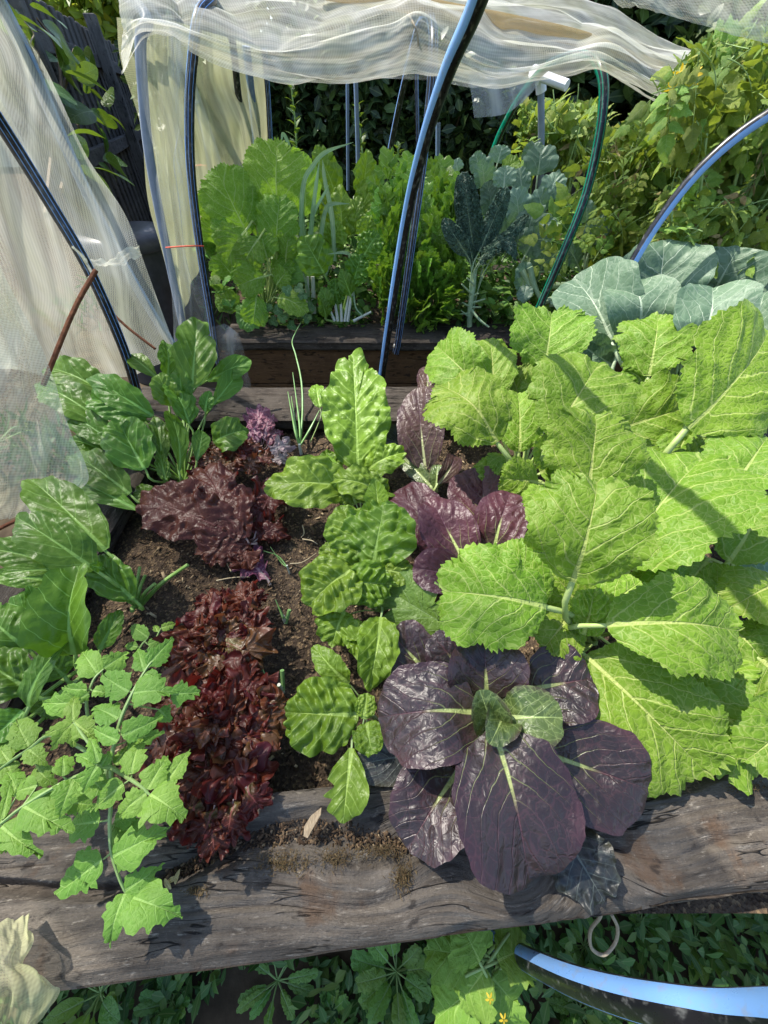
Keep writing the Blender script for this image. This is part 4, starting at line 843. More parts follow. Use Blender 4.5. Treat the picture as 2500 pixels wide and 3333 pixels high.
net([[(240, 806, 1.14), (330, 850, 1.24), (450, 800, 1.34)], [(250, 850, 1.12), (350, 875, 1.2), (462, 830, 1.33)]], M['net'], 40, 14, 'twisted fold of cream net knotted round the left hoop', wr=.016, wf=(6, 3), seed=6)
net([[(-330, 770, .88), (-160, 765, .90), (-20, 790, .92)], [(-330, 950, .9), (-100, 950, .91), (60, 985, .95)], [(-330, 1120, .92), (-40, 1120, .93), (140, 1140, .99)], [(-330, 1300, .95), (-10, 1300, .95), (190, 1290, 1.0)], [(-330, 1480, .98), (10, 1470, .96), (235, 1420, 1.02)], [(-330, 1600, 1.0), (20, 1590, .97), (282, 1560, 1.03)], [(-330, 1700, 1.02), (0, 1690, .99), (170, 1655, 1.02)]], M['net'], 120, 120, 'crumpled yellowish net hanging over the left edge of the nearer bed', wr=.028, wf=(8, 7), seed=9)
net([[(-160, 2965, .53), (30, 2975, .53), (95, 2995, .535)], [(-160, 3060, .49), (20, 3060, .49), (105, 3070, .50)], [(-160, 3140, .475), (0, 3140, .475), (78, 3150, .49)], [(-160, 3230, .47), (30, 3225, .47), (190, 3225, .49)], [(-160, 3330, .48), (20, 3310, .48), (140, 3315, .5)], [(-160, 3450, .54), (0, 3420, .54), (90, 3370, .55)]], M['net_wall'], 60, 70, 'bunched net end tucked round the left end of the front timber', wr=.012, wf=(5, 4), seed=12)
cols = [395, 470, 560, 640, 800, 900, 1000, 1130, 1260, 1345, 1430, 1530, 1620, 1740, 1860, 1950, 2050, 2150, 2270, 2400]
hem  = [235, 120, 112, 160, 232, 252, 262, 264, 246, 236, 246, 268, 282, 258, 240, 222, 275, 328, 305, 268]
mid  = [150, 85, 90, 125, 185, 205, 210, 205, 165, 130, 165, 215, 240, 230, 200, 190, 240, 295, 290, 262]
rid  = [70, 40, 48, 80, 128, 140, 142, 130, 85, 45, 85, 150, 190, 190, 160, 150, 200, 255, 270, 258]
b1   = [0, -20, -10, 10, 40, 40, 40, 30, 0, -20, 0, 50, 90, 110, 110, 120, 150, 190, 225, 245]
b2   = [-60, -80, -80, -70, -60, -60, -60, -50, -40, -30, -20, -5, 10, 25, 45, 70, 110, 150, 190, 235]
def row(ys, Ys): return [(c, y, np.interp(c, (395, 1400, 2400), Ys)) for c, y in zip(cols, ys)]
roofn = thing('net_roof', Q(1200, 200, 2.1), 'white insect net slung in sagging folds over the farther hoops', 'net')
part('sheet', sheet([row(hem, (1.93, 1.86, 2.2)), row(mid, (1.89, 1.84, 2.15)), row(rid, (1.9, 1.86, 2.15)), row(b1, (2.05, 2.05, 2.3)), row(b2, (2.5, 2.4, 2.5)), row([y-30 for y in b2], (2.9, 2.7, 2.7))], 280, 130, wr=.028, wf=(8, 9), seed=15, dep=False), M['net_roof'], roofn)
part('hem', sheet([row([y-4 for y in hem], (1.935, 1.865, 2.2)), row([y+6 for y in hem], (1.94, 1.87, 2.21))], 200, 4, wr=.003, wf=(40, 2), dep=False), M['net_roof'], roofn)
part('rolled_edge', tube([Q(1040, -30, 2.16), Q(1250, -5, 2.14), Q(1450, 35, 2.14), Q(1620, 70, 2.16), Q(1780, 100, 2.19), Q(1900, 130, 2.22), Q(2030, 175, 2.26), Q(2160, 215, 2.31)], [.018, .024, .02, .022, .02, .02, .014, .01], n=60, sides=14), M['net_tan'], roofn)
part('under_sheet', sheet([[(820, 170, 2.6), (960, 190, 2.6), (1100, 190, 2.6), (1400, 200, 2.6), (1560, 220, 2.6), (1700, 220, 2.6)], [(830, 200, 2.6), (960, 225, 2.62), (1100, 230, 2.6), (1400, 240, 2.6), (1545, 255, 2.6), (1700, 240, 2.6)], [(850, 235, 2.6), (960, 245, 2.62), (1100, 250, 2.6), (1400, 262, 2.6), (1545, 285, 2.6), (1700, 260, 2.6)]], 60, 20, wr=.006, dep=False), M['net_thin'], roofn)
net([[(1520, 230, 2.5), (1640, 240, 2.5), (1750, 250, 2.5)], [(1535, 310, 2.5), (1640, 310, 2.5), (1752, 275, 2.5)], [(1543, 384, 2.5), (1640, 372, 2.5), (1700, 335, 2.5)]], M['net_blue'], 24, 20, 'square corner of pale blue sheer net hanging below the roof', dep=False, wr=.004)
net([[(388, 60, 1.96), (560, 70, 2.4), (700, 110, 2.8), (850, 150, 3.15)], [(410, 220, 1.96), (570, 230, 2.4), (710, 260, 2.8), (870, 240, 3.15)], [(468, 420, 1.95), (600, 400, 2.35), (740, 400, 2.75), (868, 360, 3.15)], [(500, 640, 1.95), (620, 560, 2.3), (760, 520, 2.7), (868, 470, 3.15)], [(545, 860, 1.95), (640, 700, 2.25), (770, 620, 2.7), (860, 570, 3.15)], [(590, 1090, 1.95), (660, 850, 2.2), (780, 700, 2.7), (860, 640, 3.1)]], M['net_wall'], 110, 100, 'net wall coloured with a yellow backlit glow behind the left hoops of the farther bed', dep=False, wr=.03, wf=(9, 2), seed=22)
net([[(452, 60, 1.93), (540, 80, 1.92), (640, 110, 1.93)], [(455, 250, 1.92), (545, 270, 1.95), (618, 300, 1.9)], [(478, 420, 1.92), (545, 430, 1.96), (612, 420, 1.9)], [(505, 530, 1.92), (545, 540, 1.95), (600, 480, 1.9)], [(510, 620, 1.91), (565, 640, 1.93), (625, 640, 1.88)], [(545, 850, 1.91), (600, 860, 1.93), (655, 850, 1.87)], [(560, 980, 1.9), (640, 1000, 1.91), (690, 1020, 1.86)], [(565, 1120, 1.9), (640, 1130, 1.9), (706, 1130, 1.85)]], M['net_thin'], 60, 110, 'thin white net gathered between the two left hoop legs', dep=False, wr=.02, wf=(5, 3), seed=25)
net([[(690, 1065, 1.85), (735, 1055, 1.84), (775, 1085, 1.83)], [(695, 1110, 1.84), (745, 1105, 1.8), (790, 1130, 1.8)], [(705, 1190, 1.84), (760, 1180, 1.8), (805, 1200, 1.8)], [(715, 1270, 1.84), (770, 1265, 1.8), (822, 1265, 1.8)]], M['net_thin'], 30, 40, 'end of thin net spilling over the corner of the farther bed', dep=False, wr=.012, wf=(4, 2), seed=28)
net([[(1880, -140, .85), (2200, -120, .84), (2600, -100, .8)], [(1940, -50, .85), (2220, -20, .84), (2620, 20, .8)], [(1990, -10, .85), (2240, 40, .84), (2640, 120, .8)], [(2030, 5, .855), (2260, 75, .845), (2660, 190, .81)]], M['net'], 90, 50, 'cream net edge of the nearer cover hanging in at the top right', wr=.008, wf=(9, 2), seed=31)
# ties
for nm, pts, r, mt, lab in (('twine', [Q(1330, 45, 1.88), Q(1345, 75, 1.83), Q(1358, 105, 1.82), Q(1362, 150, 1.83)], .003, 'twine', 'string tie hanging from the peak of the net roof'),
    ('twine', [Q(540, 806, 1.88), Q(590, 802, 1.85), Q(640, 800, 1.86), Q(664, 801, 1.87)], .003, 'redtwine', 'red string tied round the black left hoop'),
    ('twine', [Q(636, 540, 2.9), Q(655, 538, 2.88), Q(672, 541, 2.88)], .004, 'redtwine', 'short red string on the short blue pole far inside the net'),
    ('twine', [P(1990, 2975, -.05), D(2010, 3020, .62), D(2002, 3070, .63), D(1965, 3108, .63), D(1925, 3085, .63), D(1922, 3030, .62), D(1950, 2990, .6), P(1960, 2965, -.06)], .0028, 'twine', 'loop of brown twine hanging under the front timber'),
    ('twine', [D(238, 805, 1.08), D(275, 840, 1.06), D(278, 850, 1.09), D(255, 815, 1.11), D(300, 890, 1.06), D(290, 905, 1.08)], .004, 'net', 'knot of torn net strip round the left hoop'),
    ('twine', [D(80, 70, .89), D(110, 110, .95), D(100, 140, .94), D(125, 175, .98), D(128, 215, .99), D(142, 235, 1.0)], .0014, 'twine', 'loose pale thread curling off the edge of the left net')):
    solo(nm, tube(pts, r, n=8*len(pts), sides=6), M[mt], lab, 'string')
sc = P(1404, 2746, .004); w = thing('screw', sc, 'galvanised screw with a washer in the front timber', 'screw')
nr2 = 20; a = np.linspace(0, 2*np.pi, nr2+1)
ringp = np.array([(.0035, 0), (.0085, 0), (.0085, .002), (.0035, .002), (.0035, 0)])
part('washer', lathe(sc, [tuple(p) for p in ringp], 20), M['steel'], w); part('head', lathe(sc, [(.0034, 0), (.0034, .0012), (.0012, .0006), (0.0002, .0006)][::-1], 12), M['plastic'], w)
for px, py, lab in ((1247, 1326, 'small round screw head in the cap timber behind the tall chard'),): solo('screw', lathe(P(px, py, .001), [(0.0003, .004), (.005, .003), (.007, 0)], 12), M['steel'], lab, 'screw')
solo('screw', lathe(Q(1286, 1131, 1.87), [(0.0003, .02), (.008, .016), (.011, .006), (.01, 0)], 12), M['steel'], 'bolt head at the foot of the thin lined hoop', 'bolt')
# ================================================================== PLANTS OF THE NEARER BED
gp = 'frilly mustard plants crowding the right of the nearer bed'
def plant(name, root, label, cat, group=None): return thing(name, root, label, cat, group)
MU = [M['mustard'], M['mustard_stalk']]; CH = [M['chard'], M['chard_stalk']]; SPI = [M['spinach'], M['spinach_stalk']]
PU = [M['purple'], M['purple_stalk']]; PG = [M['purplegreen'], M['purple_stalk']]; DK = [M['darkleaf'], M['purple_stalk']]; CO = [M['collard'], M['collard_stalk']]

r = P(1690, 1560, -.06); p = plant('mustard_plant', r, 'light green mustard standing at the far timber beside the bronze pak choi', 'mustard plant', gp)
leaves(p, 'mustard', MU, [
 (1770, 1215, .20, 1800, 1000, .34, 255, dict(arch=.06, cup=.12)),
 (1585, 1285, .18, 1425, 1130, .23, 185, dict(arch=.1)),
 (1605, 1300, .17, 1590, 1118, .26, 160),
 (1618, 1440, .22, 1440, 1265, .27, 270, dict(arch=.14, roll=.1)),
 (1690, 1470, .11, 1690, 1262, .22, 190, dict(arch=.05)),
 (1800, 1425, .21, 1950, 1185, .32, 330, dict(arch=.1, roll=-.2)),
 (1985, 1405, .13, 2255, 1320, .2, 260, dict(arch=.12, roll=.15)),
 (1905, 1610, .24, 1935, 1345, .35, 330, dict(arch=.12, roll=.25)),
 (1750, 1570, .12, 1620, 1560, .16, 150), (1820, 1620, .12, 1720, 1680, .16, 150),
 (1700, 1330, .12, 1660, 1200, .2, 150), (1640, 1500, .1, 1650, 1560, .14, 130, dict(arch=.2)),
 (1860, 1260, .14, 1915, 1180, .2, 120), (1780, 1500, .1, 1740, 1450, .2, 110),
 (1980, 1540, .12, 2060, 1430, .17, 170), (1700, 1520, .06, 1560, 1600, .06, 170), (1760, 1540, .08, 1860, 1500, .12, 190), (1840, 1560, .07, 1960, 1480, .1, 200), (1700, 1620, .05, 1800, 1700, .07, 170), (1790, 1300, .15, 1700, 1240, .2, 150)], r)
r = P(1930, 2090, -.06); p = plant('mustard_plant', r, 'biggest light green mustard with broad leaves lying over the middle of the bed', 'mustard plant', gp)
leaves(p, 'mustard', MU, [
 (2010, 1845, .13, 2295, 1500, .25, 440, dict(arch=.1, roll=-.15)),
 (1865, 1890, .25, 1935, 1570, .36, 385, dict(arch=.12, roll=-.05)),
 (1775, 1975, .19, 1435, 1925, .17, 330, dict(arch=.14, roll=.15)),
 (1760, 1985, .14, 1640, 1765, .2, 170, dict(arch=.08)),
 (1850, 2010, .11, 1770, 2110, .10, 190, dict(arch=.16)),
 (1900, 2060, .12, 1935, 1915, .20, 125, dict(arch=.1, bl=.1, sv=.07)),
 (1975, 2035, .18, 2410, 2055, .19, 320, dict(arch=.12, roll=.1)),
 (1905, 2135, .08, 2300, 2520, .045, 370, dict(arch=.09)),
 (1900, 1990, .1, 1800, 1870, .14, 150), (1960, 2000, .1, 2080, 1900, .13, 190), (1990, 2100, .08, 2150, 2230, .06, 190),
 (1890, 2130, .05, 1800, 2200, .05, 110), (1840, 1960, .08, 1760, 1860, .1, 170), (1900, 1960, .06, 2050, 1960, .08, 200), (2060, 2080, .05, 2240, 2160, .05, 220), (1850, 2080, .05, 1790, 2000, .08, 150), (2000, 1900, .07, 2150, 1980, .07, 200), (2080, 1900, .1, 2240, 1930, .12, 230)], r)
r = P(2250, 1440, -.06); p = plant('mustard_plant', r, 'mustard with one big shaded leaf beside the blue green cabbage leaves', 'mustard plant', gp)
leaves(p, 'mustard', MU, [
 (2235, 1395, .22, 2500, 1075, .38, 390, dict(arch=.06, roll=.6)),
 (2112, 1225, .22, 2145, 1022, .34, 235, dict(arch=.07)),
 (2230, 1420, .14, 2180, 1520, .13, 130, dict(bl=.1, sv=.06)), (2300, 1420, .13, 2440, 1440, .12, 150),
 (2090, 1250, .18, 2030, 1200, .22, 110), (2210, 1330, .16, 2150, 1250, .22, 130), (2150, 1440, .14, 2130, 1540, .14, 150)], r)
r = P(2400, 1900, -.06); p = plant('mustard_plant', r, 'mustard cut off by the right edge with leaves over the front timber', 'mustard plant', gp)
leaves(p, 'mustard', MU, [
 (2385, 1590, .17, 2500, 1420, .22, 280, dict(arch=.1)),
 (2370, 1830, .11, 2490, 1590, .17, 270, dict(arch=.1)),
 (2280, 1700, .09, 2380, 1560, .14, 200),
 (2250, 2225, .05, 2500, 2500, .03, 350, dict(arch=.1)),
 (2540, 1905, .13, 2370, 1985, .12, 190, dict(arch=.16)),
 (2560, 2360, .07, 2420, 2480, .06, 190, dict(arch=.12)),
 (2330, 1960, .04, 2240, 1880, .07, 220), (2330, 1540, .07, 2250, 1440, .1, 200), (2420, 1680, .06, 2330, 1760, .07, 220), (2300, 2150, .02, 2420, 2240, .03, 230), (2370, 2040, .05, 2490, 2160, .05, 230), (2250, 2080, .03, 2330, 2220, .03, 220),
 (2420, 1760, .06, 2560, 1760, .1, 260), (2300, 1830, .06, 2200, 1940, .07, 180), (2480, 2150, .06, 2620, 2280, .05, 250)], r)

# pak choi
gq = 'purple leaved pak choi between the chard and the mustard'
r = P(1405, 1610, -.06); p = plant('pak_choi', r, 'farthest purple pak choi, one tall bronze leaf on a pale ribbed stalk', 'pak choi', gq)
leaves(p, 'pakchoi', [M['bronzechoi'], M['purple_stalk']], [
 (1385, 1530, .02, 1365, 1268, .17, 150, dict(arch=.02)),
 (1395, 1300, .10, 1385, 1195, .16, 65, dict(arch=.05)),
 (1335, 1460, .0, 1235, 1420, .03, 100, dict(arch=.1, mat=DK)),
 (1425, 1575, .02, 1478, 1480, .05, 60, dict(arch=.2, roll=.5)),
 (1400, 1580, .0, 1300, 1480, .0, 60, dict(mat=PG)), (1420, 1590, .0, 1425, 1510, .04, 50, dict(mat=PG))], r, pw=.01)
r = P(1530, 1880, -.06); p = plant('pak_choi', r, 'middle purple pak choi with glossy maroon leaves tucked under the mustard', 'pak choi', gq)
leaves(p, 'pakchoi', [M['burgundy'], M['purple_stalk']], [
 (1585, 1745, .02, 1570, 1522, .09, 225, dict(arch=.06)),
 (1515, 1840, .06, 1400, 1632, .12, 175, dict(arch=.08)),
 (1605, 1800, .07, 1660, 1605, .14, 165, dict(arch=.08)),
 (1445, 1785, .0, 1285, 1590, .04, 175, dict(arch=.08)),
 (1500, 1880, .05, 1342, 1850, .07, 150, dict(arch=.1)),
 (1690, 1810, .02, 1725, 1600, .06, 100), (1440, 1720, -.01, 1400, 1830, .0, 150), (1650, 1850, .0, 1690, 1760, .04, 120), (1520, 1920, .0, 1440, 1960, .01, 100)], r, pw=.008)
r = P(1605, 2330, -.05); p = plant('pak_choi', r, 'big open purple pak choi rosette spilling over the front timber', 'pak choi', gq)
leaves(p, 'pakchoi', PU, [
 (1375, 2175, .0, 1265, 2055, .02, 175, dict(arch=.08)),
 (1500, 2190, .0, 1405, 2068, .04, 150, dict(arch=.12)),
 (1410, 2440, -.01, 1150, 2490, .015, 150, dict(arch=.06, mat=DK)),
 (1830, 2710, .02, 1975, 2945, .014, 215, dict(arch=.05, mat=DK, k='chard', bl=.03)),
 (1490, 2515, .03, 1330, 2765, .018, 260, dict(arch=.06)),
 (1770, 2450, .04, 2092, 2560, .035, 300, dict(arch=.08)),
 (1560, 2320, .09, 1240, 2335, .06, 300, dict(arch=.12)),
 (1730, 2245, .07, 1940, 2205, .10, 245, dict(arch=.1, roll=-.1)),
 (1583, 2265, .08, 1575, 2080, .13, 245, dict(arch=.12, cup=.3)),
 (1640, 2335, .10, 1830, 2335, .13, 185, dict(arch=.12, mat=PG)),
 (1605, 2375, .08, 1560, 2245, .14, 125, dict(arch=.12, mat=PG, cup=.5)), (1620, 2345, .08, 1590, 2425, .13, 115, dict(arch=.2, mat=PG, cup=.4)),
 (1607, 2375, .11, 1722, 2872, .05, 400, dict(arch=.1, roll=.05))], r, pw=.009)
r = P(1520, 2070, -.06); p = plant('mustard_plant', r, 'dark green holed mustard leaf lying low below the crinkled chard', 'mustard plant')
leaves(p, 'mustard', [M['weed'], M['mustard_stalk']], [(1530, 2080, .0, 1240, 1905, .02, 210, dict(arch=.04, bite=[(.2, .012, .55), (.27, .008, .4), (.62, .01, .5)]))], r)

# chard down the middle
gc = 'bright green chard in a row down the middle of the bed'
r = P(1165, 1600, -.07); p = plant('chard_plant', r, 'tallest chard with one upright glossy leaf in front of the cap timber', 'chard', gc)
leaves(p, 'chard', CH, [
 (1165, 1535, .01, 1148, 1155, .22, 215, dict(arch=.02, roll=.12, N=8)),
 (1130, 1590, .03, 870, 1588, .05, 180, dict(arch=.14)),
 (1195, 1535, .02, 1322, 1470, .07, 110, dict(arch=.15, roll=-.2)),
 (1090, 1555, -.01, 1060, 1470, .04, 90), (1120, 1640, .0, 1060, 1500, .02, 80, dict(arch=.2)),
 (1240, 1605, .02, 1075, 1560, .06, 110, dict(arch=.25)), (1150, 1620, .02, 1280, 1600, .03, 100, dict(arch=.3)), (1160, 1640, .02, 1130, 1570, .05, 90, dict(arch=.1))], r)
r = P(1210, 1870, -.07); p = plant('chard_plant', r, 'deeply crinkled chard with blistered leaves curled to a point', 'chard', gc)
leaves(p, 'crinkle', CH, [
 (1180, 1850, .04, 1115, 1650, .10, 170, dict(arch=.1, roll=.2)),
 (1215, 1850, .05, 1255, 1640, .13, 250, dict(arch=.1, roll=-.1)),
 (1235, 1690, .11, 1222, 1558, .16, 85, dict(arch=-.08, k='spinach', cup=.5)),
 (1155, 1855, .06, 1005, 1975, .05, 205, dict(arch=.14, bl=.07)),
 (1130, 1895, .05, 1275, 1900, .05, 150, dict(arch=.12, bl=.08)),
 (1215, 1850, .04, 1350, 1875, .05, 100, dict(arch=.15)), (1145, 1840, .03, 1055, 1770, .05, 110, dict(arch=.14))], r)
r = P(1240, 1990, -.07); p = plant('chard_plant', r, 'small chard with two drooping torn leaves on curved stalks', 'chard', gc)
leaves(p, 'chard', CH, [(1120, 1995, .03, 1080, 2105, .01, 150, dict(arch=.14, lobe=.05)), (1240, 2010, .03, 1200, 2250, .015, 140, dict(arch=.12, twist=.5)), (1140, 2020, .01, 1190, 2160, .0, 90, dict(arch=.2))], r)
r = P(1225, 2350, -.06); p = plant('chard_plant', r, 'chard nearest the front timber with a round quilted leaf and a bitten one', 'chard', gc)
leaves(p, 'crinkle', CH, [
 (1135, 2225, .0, 1022, 2105, .02, 90, dict(arch=.1, k='spinach')),
 (1165, 2325, .03, 928, 2318, .035, 225, dict(arch=.1, bl=.09)),
 (1185, 2340, .04, 1195, 2255, .06, 70, dict(arch=.1)), (1195, 2350, .03, 1215, 2460, .04, 105, dict(arch=.14)),
 (1145, 2435, .03, 1118, 2675, .02, 145, dict(arch=.12, k='paddle', cup=.1, bl=.03, bite=[(.26, .03, .45), (.34, .02, .35)]))], r)

# leaf beet at the left
gb = 'dark green leaf beet along the left of the bed'
r = P(600, 1570, -.06); p = plant('leaf_beet', r, 'largest leaf beet, many tall glossy leaves in the far left corner', 'leaf beet', gb)
leaves(p, 'spinach', SPI, [
 (624, 1265, .15, 639, 1045, .27, 135, dict(arch=.04)), (542, 1235, .13, 536, 1110, .21, 72, dict(roll=.4)),
 (675, 1240, .11, 818, 1172, .16, 72, dict(k='paddle')), (693, 1318, .07, 780, 1208, .13, 70, dict(k='paddle', roll=.3)),
 (700, 1440, .04, 805, 1400, .06, 125, dict(arch=.2)), (512, 1230, .14, 420, 1155, .20, 62, dict(k='paddle')),
 (345, 1280, .15, 152, 1195, .20, 120, dict(arch=.08)), (500, 1355, .12, 310, 1232, .20, 105, dict(arch=.12)),
 (345, 1380, .11, 130, 1255, .17, 130), (475, 1368, .11, 280, 1295, .17, 118, dict(arch=.12, bl=.07)),
 (475, 1530, .07, 385, 1368, .14, 160, dict(arch=.08, bl=.07)), (612, 1380, .09, 540, 1248, .17, 105, dict(arch=.1, roll=.7)),
 (582, 1535, .05, 543, 1340, .13, 75, dict(k='paddle', roll=.6)), (530, 1500, .06, 503, 1360, .13, 62, dict(roll=.3)),
 (425, 1610, .04, 238, 1480, .08, 120), (450, 1660, .02, 245, 1560, .05, 85, dict(k='paddle')), (380, 1450, .08, 220, 1345, .13, 100),
 (545, 1570, .03, 522, 1468, .08, 48, dict(bl=.1, sv=.07)), (669, 1340, .08, 682, 1272, .13, 48), (335, 1470, .05, 225, 1430, .09, 62),
 (560, 1320, .12, 520, 1220, .2, 90), (600, 1300, .12, 585, 1200, .2, 80), (640, 1500, .03, 660, 1400, .08, 55, dict(k='paddle')), (450, 1440, .1, 330, 1400, .14, 110), (520, 1640, .0, 440, 1590, .03, 70)], r, pw=.0065)
r = P(450, 1975, -.06); p = plant('leaf_beet', r, 'leaf beet leaning left out of the bed from a cluster of cut stalks', 'leaf beet', gb)
leaves(p, 'spinach', SPI, [
 (345, 1795, .12, 95, 1560, .19, 160, dict(arch=.08)), (310, 1855, .13, 62, 1690, .20, 165, dict(arch=.08)),
 (185, 1835, .09, -70, 1780, .13, 105), (205, 1855, .12, 5, 1868, .15, 48, dict(k='paddle', roll=.4)), (195, 1890, .08, -30, 1872, .11, 75),
 (435, 1950, .05, 300, 1815, .10, 125, dict(arch=.1, bl=.09, sv=.05)), (330, 1850, .12, 290, 1840, .15, 40)], r, pw=.0065)
for k, (tx, ty, tz, w) in enumerate(((455, 1845, .02, .004), (473, 1872, .01, .004), (505, 1900, .0, .0045), (612, 1838, .02, .005), (430, 1990, -.03, .005))):
    part('stalk', tube([r+(.003*k-.006, 0, .0), lerp(r, P(tx, ty, tz), .5)+UP*.01, P(tx, ty, tz)], [w*1.3, w, w*.9], n=8, sides=7), M['spinach_stalk'], p)
r = P(320, 2160, -.06); p = plant('leaf_beet', r, 'leaf beet behind the tomato seedling with a round cupped leaf on top', 'leaf beet', gb)
leaves(p, 'spinach', SPI, [
 (245, 2125, .10, 265, 1840, .19, 200, dict(arch=.12, cup=.1, fold=.5, roll=-.25, big=.3)), (122, 2062, .10, 90, 1905, .17, 50, dict(k='paddle', roll=.5)),
 (95, 2115, .08, -40, 1990, .12, 165), (95, 2300, .08, 220, 2080, .13, 95, dict(roll=-.5, arch=.12)), (325, 2115, .02, 392, 1985, .04, 72, dict(arch=.15)),
 (105, 2245, .06, -50, 2145, .09, 175, dict(bl=.1, sv=.06)), (75, 2315, .05, -30, 2410, .05, 120), (60, 2400, .02, -60, 2500, .03, 120), (210, 2200, .03, 150, 2130, .07, 110), (140, 2010, .06, 20, 1960, .09, 110), (200, 2260, .01, 130, 2330, .0, 120)], r, pw=.007)

# tomato seedling, lower left (crop pixels: x/1.659, 1900 + y/1.659)
TM = [M['tomato'], M['tomato_stem']]
def cz(x, y, z): return P(x/1.659, 1900+y/1.659, z)
r = P(330, 2560, -.05); p = plant('tomato_plant', r, 'pale green tomato seedling sprawling over the front left corner timber', 'tomato plant')
part('stem', tube([r, cz(575, 1030, .1), cz(590, 980, .15)], [.006, .005, .004], n=10, sides=7), M['tomato_stem'], p)
def tleaf(rach, lf):
    pts = [cz(*q) for q in rach]; g = tube(pts, np.linspace(.0034, .0014, len(pts)), n=24, sides=6, m=1)
    for q in lf:
        bx, by, tx, ty, w = q[:5]; z = q[5] if len(q) > 5 else None; SEED[0] += 1
        j = min(range(len(rach)), key=lambda k: (rach[k][0]-bx)**2+(rach[k][1]-by)**2)
        zz = rach[j][2] if z is None else z
        b, t = cz(bx, by, zz), cz(tx, ty, zz-.012); W = w/1.659*mpp((b+t)/2)
        cc = catmull(np.array(pts), 40); c0 = cc[np.argmin(np.linalg.norm(cc-b, axis=1))]
        g.join(tube([c0, lerp(c0, b, .6)-UP*.001, b], [.0016, .0012, .001], n=4, sides=5, m=1, cap=False))
        rg = np.random.RandomState(SEED[0]); nn = nrm(CAM-b)+np.array([rg.uniform(-.35, .35), rg.uniform(-.35, .35), .3])
        g.join(leaf_geo('tomato', b, t, W*1.08, n=nn, arch=rg.uniform(.04, .2), twist=rg.uniform(-.6, .6), seed=SEED[0], asym=rg.uniform(-.12, .12)))
    part('leaf', g, TM, p)
tleaf([(590, 980, .15), (650, 740, .19), (720, 580, .2), (790, 460, .2), (820, 420, .2)],
 [(778, 472, 742, 352, 92), (800, 440, 940, 286, 105), (780, 490, 892, 535, 66), (700, 582, 552, 485, 140), (722, 592, 968, 590, 155), (925, 595, 1088, 585, 115, .19), (860, 680, 925, 745, 90, .17), (640, 730, 500, 668, 115), (660, 820, 888, 715, 115), (640, 850, 503, 775, 78), (690, 850, 890, 810, 115, .15)])
tleaf([(575, 1010, .1), (470, 690, .14), (500, 530, .16), (560, 460, .16)],
 [(562, 455, 695, 365, 108), (530, 495, 445, 372, 118), (480, 590, 400, 640, 60), (440, 640, 222, 640, 120, .13), (470, 575, 335, 560, 66), (500, 580, 600, 600, 60)])
tleaf([(590, 980, .15), (480, 860, .16), (400, 750, .16)], [(400, 748, 422, 598, 70), (405, 750, 545, 850, 115), (395, 755, 275, 895, 90), (388, 760, 228, 822, 66), (390, 775, 400, 890, 80)])
tleaf([(590, 980, .15), (370, 1060, .17), (130, 1200, .16), (0, 1300, .15), (-120, 1380, .14)],
 [(400, 1055, 325, 1260, 140), (470, 1035, 595, 1165, 118), (380, 1180, 515, 1195, 105, .14), (130, 1200, 398, 1345, 190), (200, 1090, 65, 1135, 95, .14), (90, 1145, 35, 1015, 105, .13), (10, 1310, 240, 1475, 120), (10, 1275, 60, 1055, 46), (340, 1040, 335, 935, 86, .18), (-30, 1330, -60, 1200, 120), (-30, 1340, 30, 1460, 110)])
tleaf([(590, 980, .12), (300, 820, .12), (160, 890, .12), (0, 1000, .11), (-80, 1060, .1)], [(160, 880, 85, 735, 125), (150, 890, 270, 985, 95), (200, 985, 315, 1095, 105, .1), (50, 960, 0, 880, 70), (40, 980, 90, 1080, 90)])
tleaf([(600, 1000, .14), (598, 1200, .12), (592, 1290, .11), (600, 1440, .09), (640, 1580, .075), (675, 1660, .065), (690, 1690, .06)],
 [(612, 1470, 930, 1308, 165), (555, 1490, 295, 1685, 185), (540, 1285, 355, 1305, 150), (625, 1290, 800, 1400, 120, .08), (670, 1660, 885, 1512, 105), (675, 1675, 595, 1960, 150), (690, 1690, 1000, 1815, 195), (620, 1280, 790, 1210, 120, .09)])
tleaf([(600, 990, .15), (740, 1080, .17), (815, 1145, .17)], [(812, 1142, 1005, 1280, 200), (790, 1132, 645, 1255, 135), (800, 1112, 912, 922, 125), (712, 1030, 772, 828, 115), (905, 1075, 1030, 893, 105, .16), (622, 980, 690, 872, 55), (670, 1080, 488, 1230, 115), (900, 1075, 950, 1100, 40)])
tleaf([(590, 990, .17), (540, 985, .19), (520, 975, .2)], [(520, 975, 402, 922, 70), (525, 985, 445, 1130, 70), (530, 970, 478, 835, 55), (540, 968, 500, 900, 50), (545, 990, 600, 900, 60), (540, 1000, 400, 1060, 70)])
r2 = P(470, 2130, -.06); p = plant('tomato_plant', r2, 'tiny tomato seedling peeping out beside the red lettuce', 'tomato plant')
g0 = [(730, 420, -.05), (760, 340, .0), (800, 290, .01)]
tleaf(g0, [(800, 290, 712, 225, 75), (745, 340, 678, 335, 42), (800, 330, 880, 300, 50)]); tleaf([(730, 420, -.05), (820, 330, .0), (870, 240, .0)], [(870, 240, 965, 212, 45), (850, 260, 830, 225, 30)])

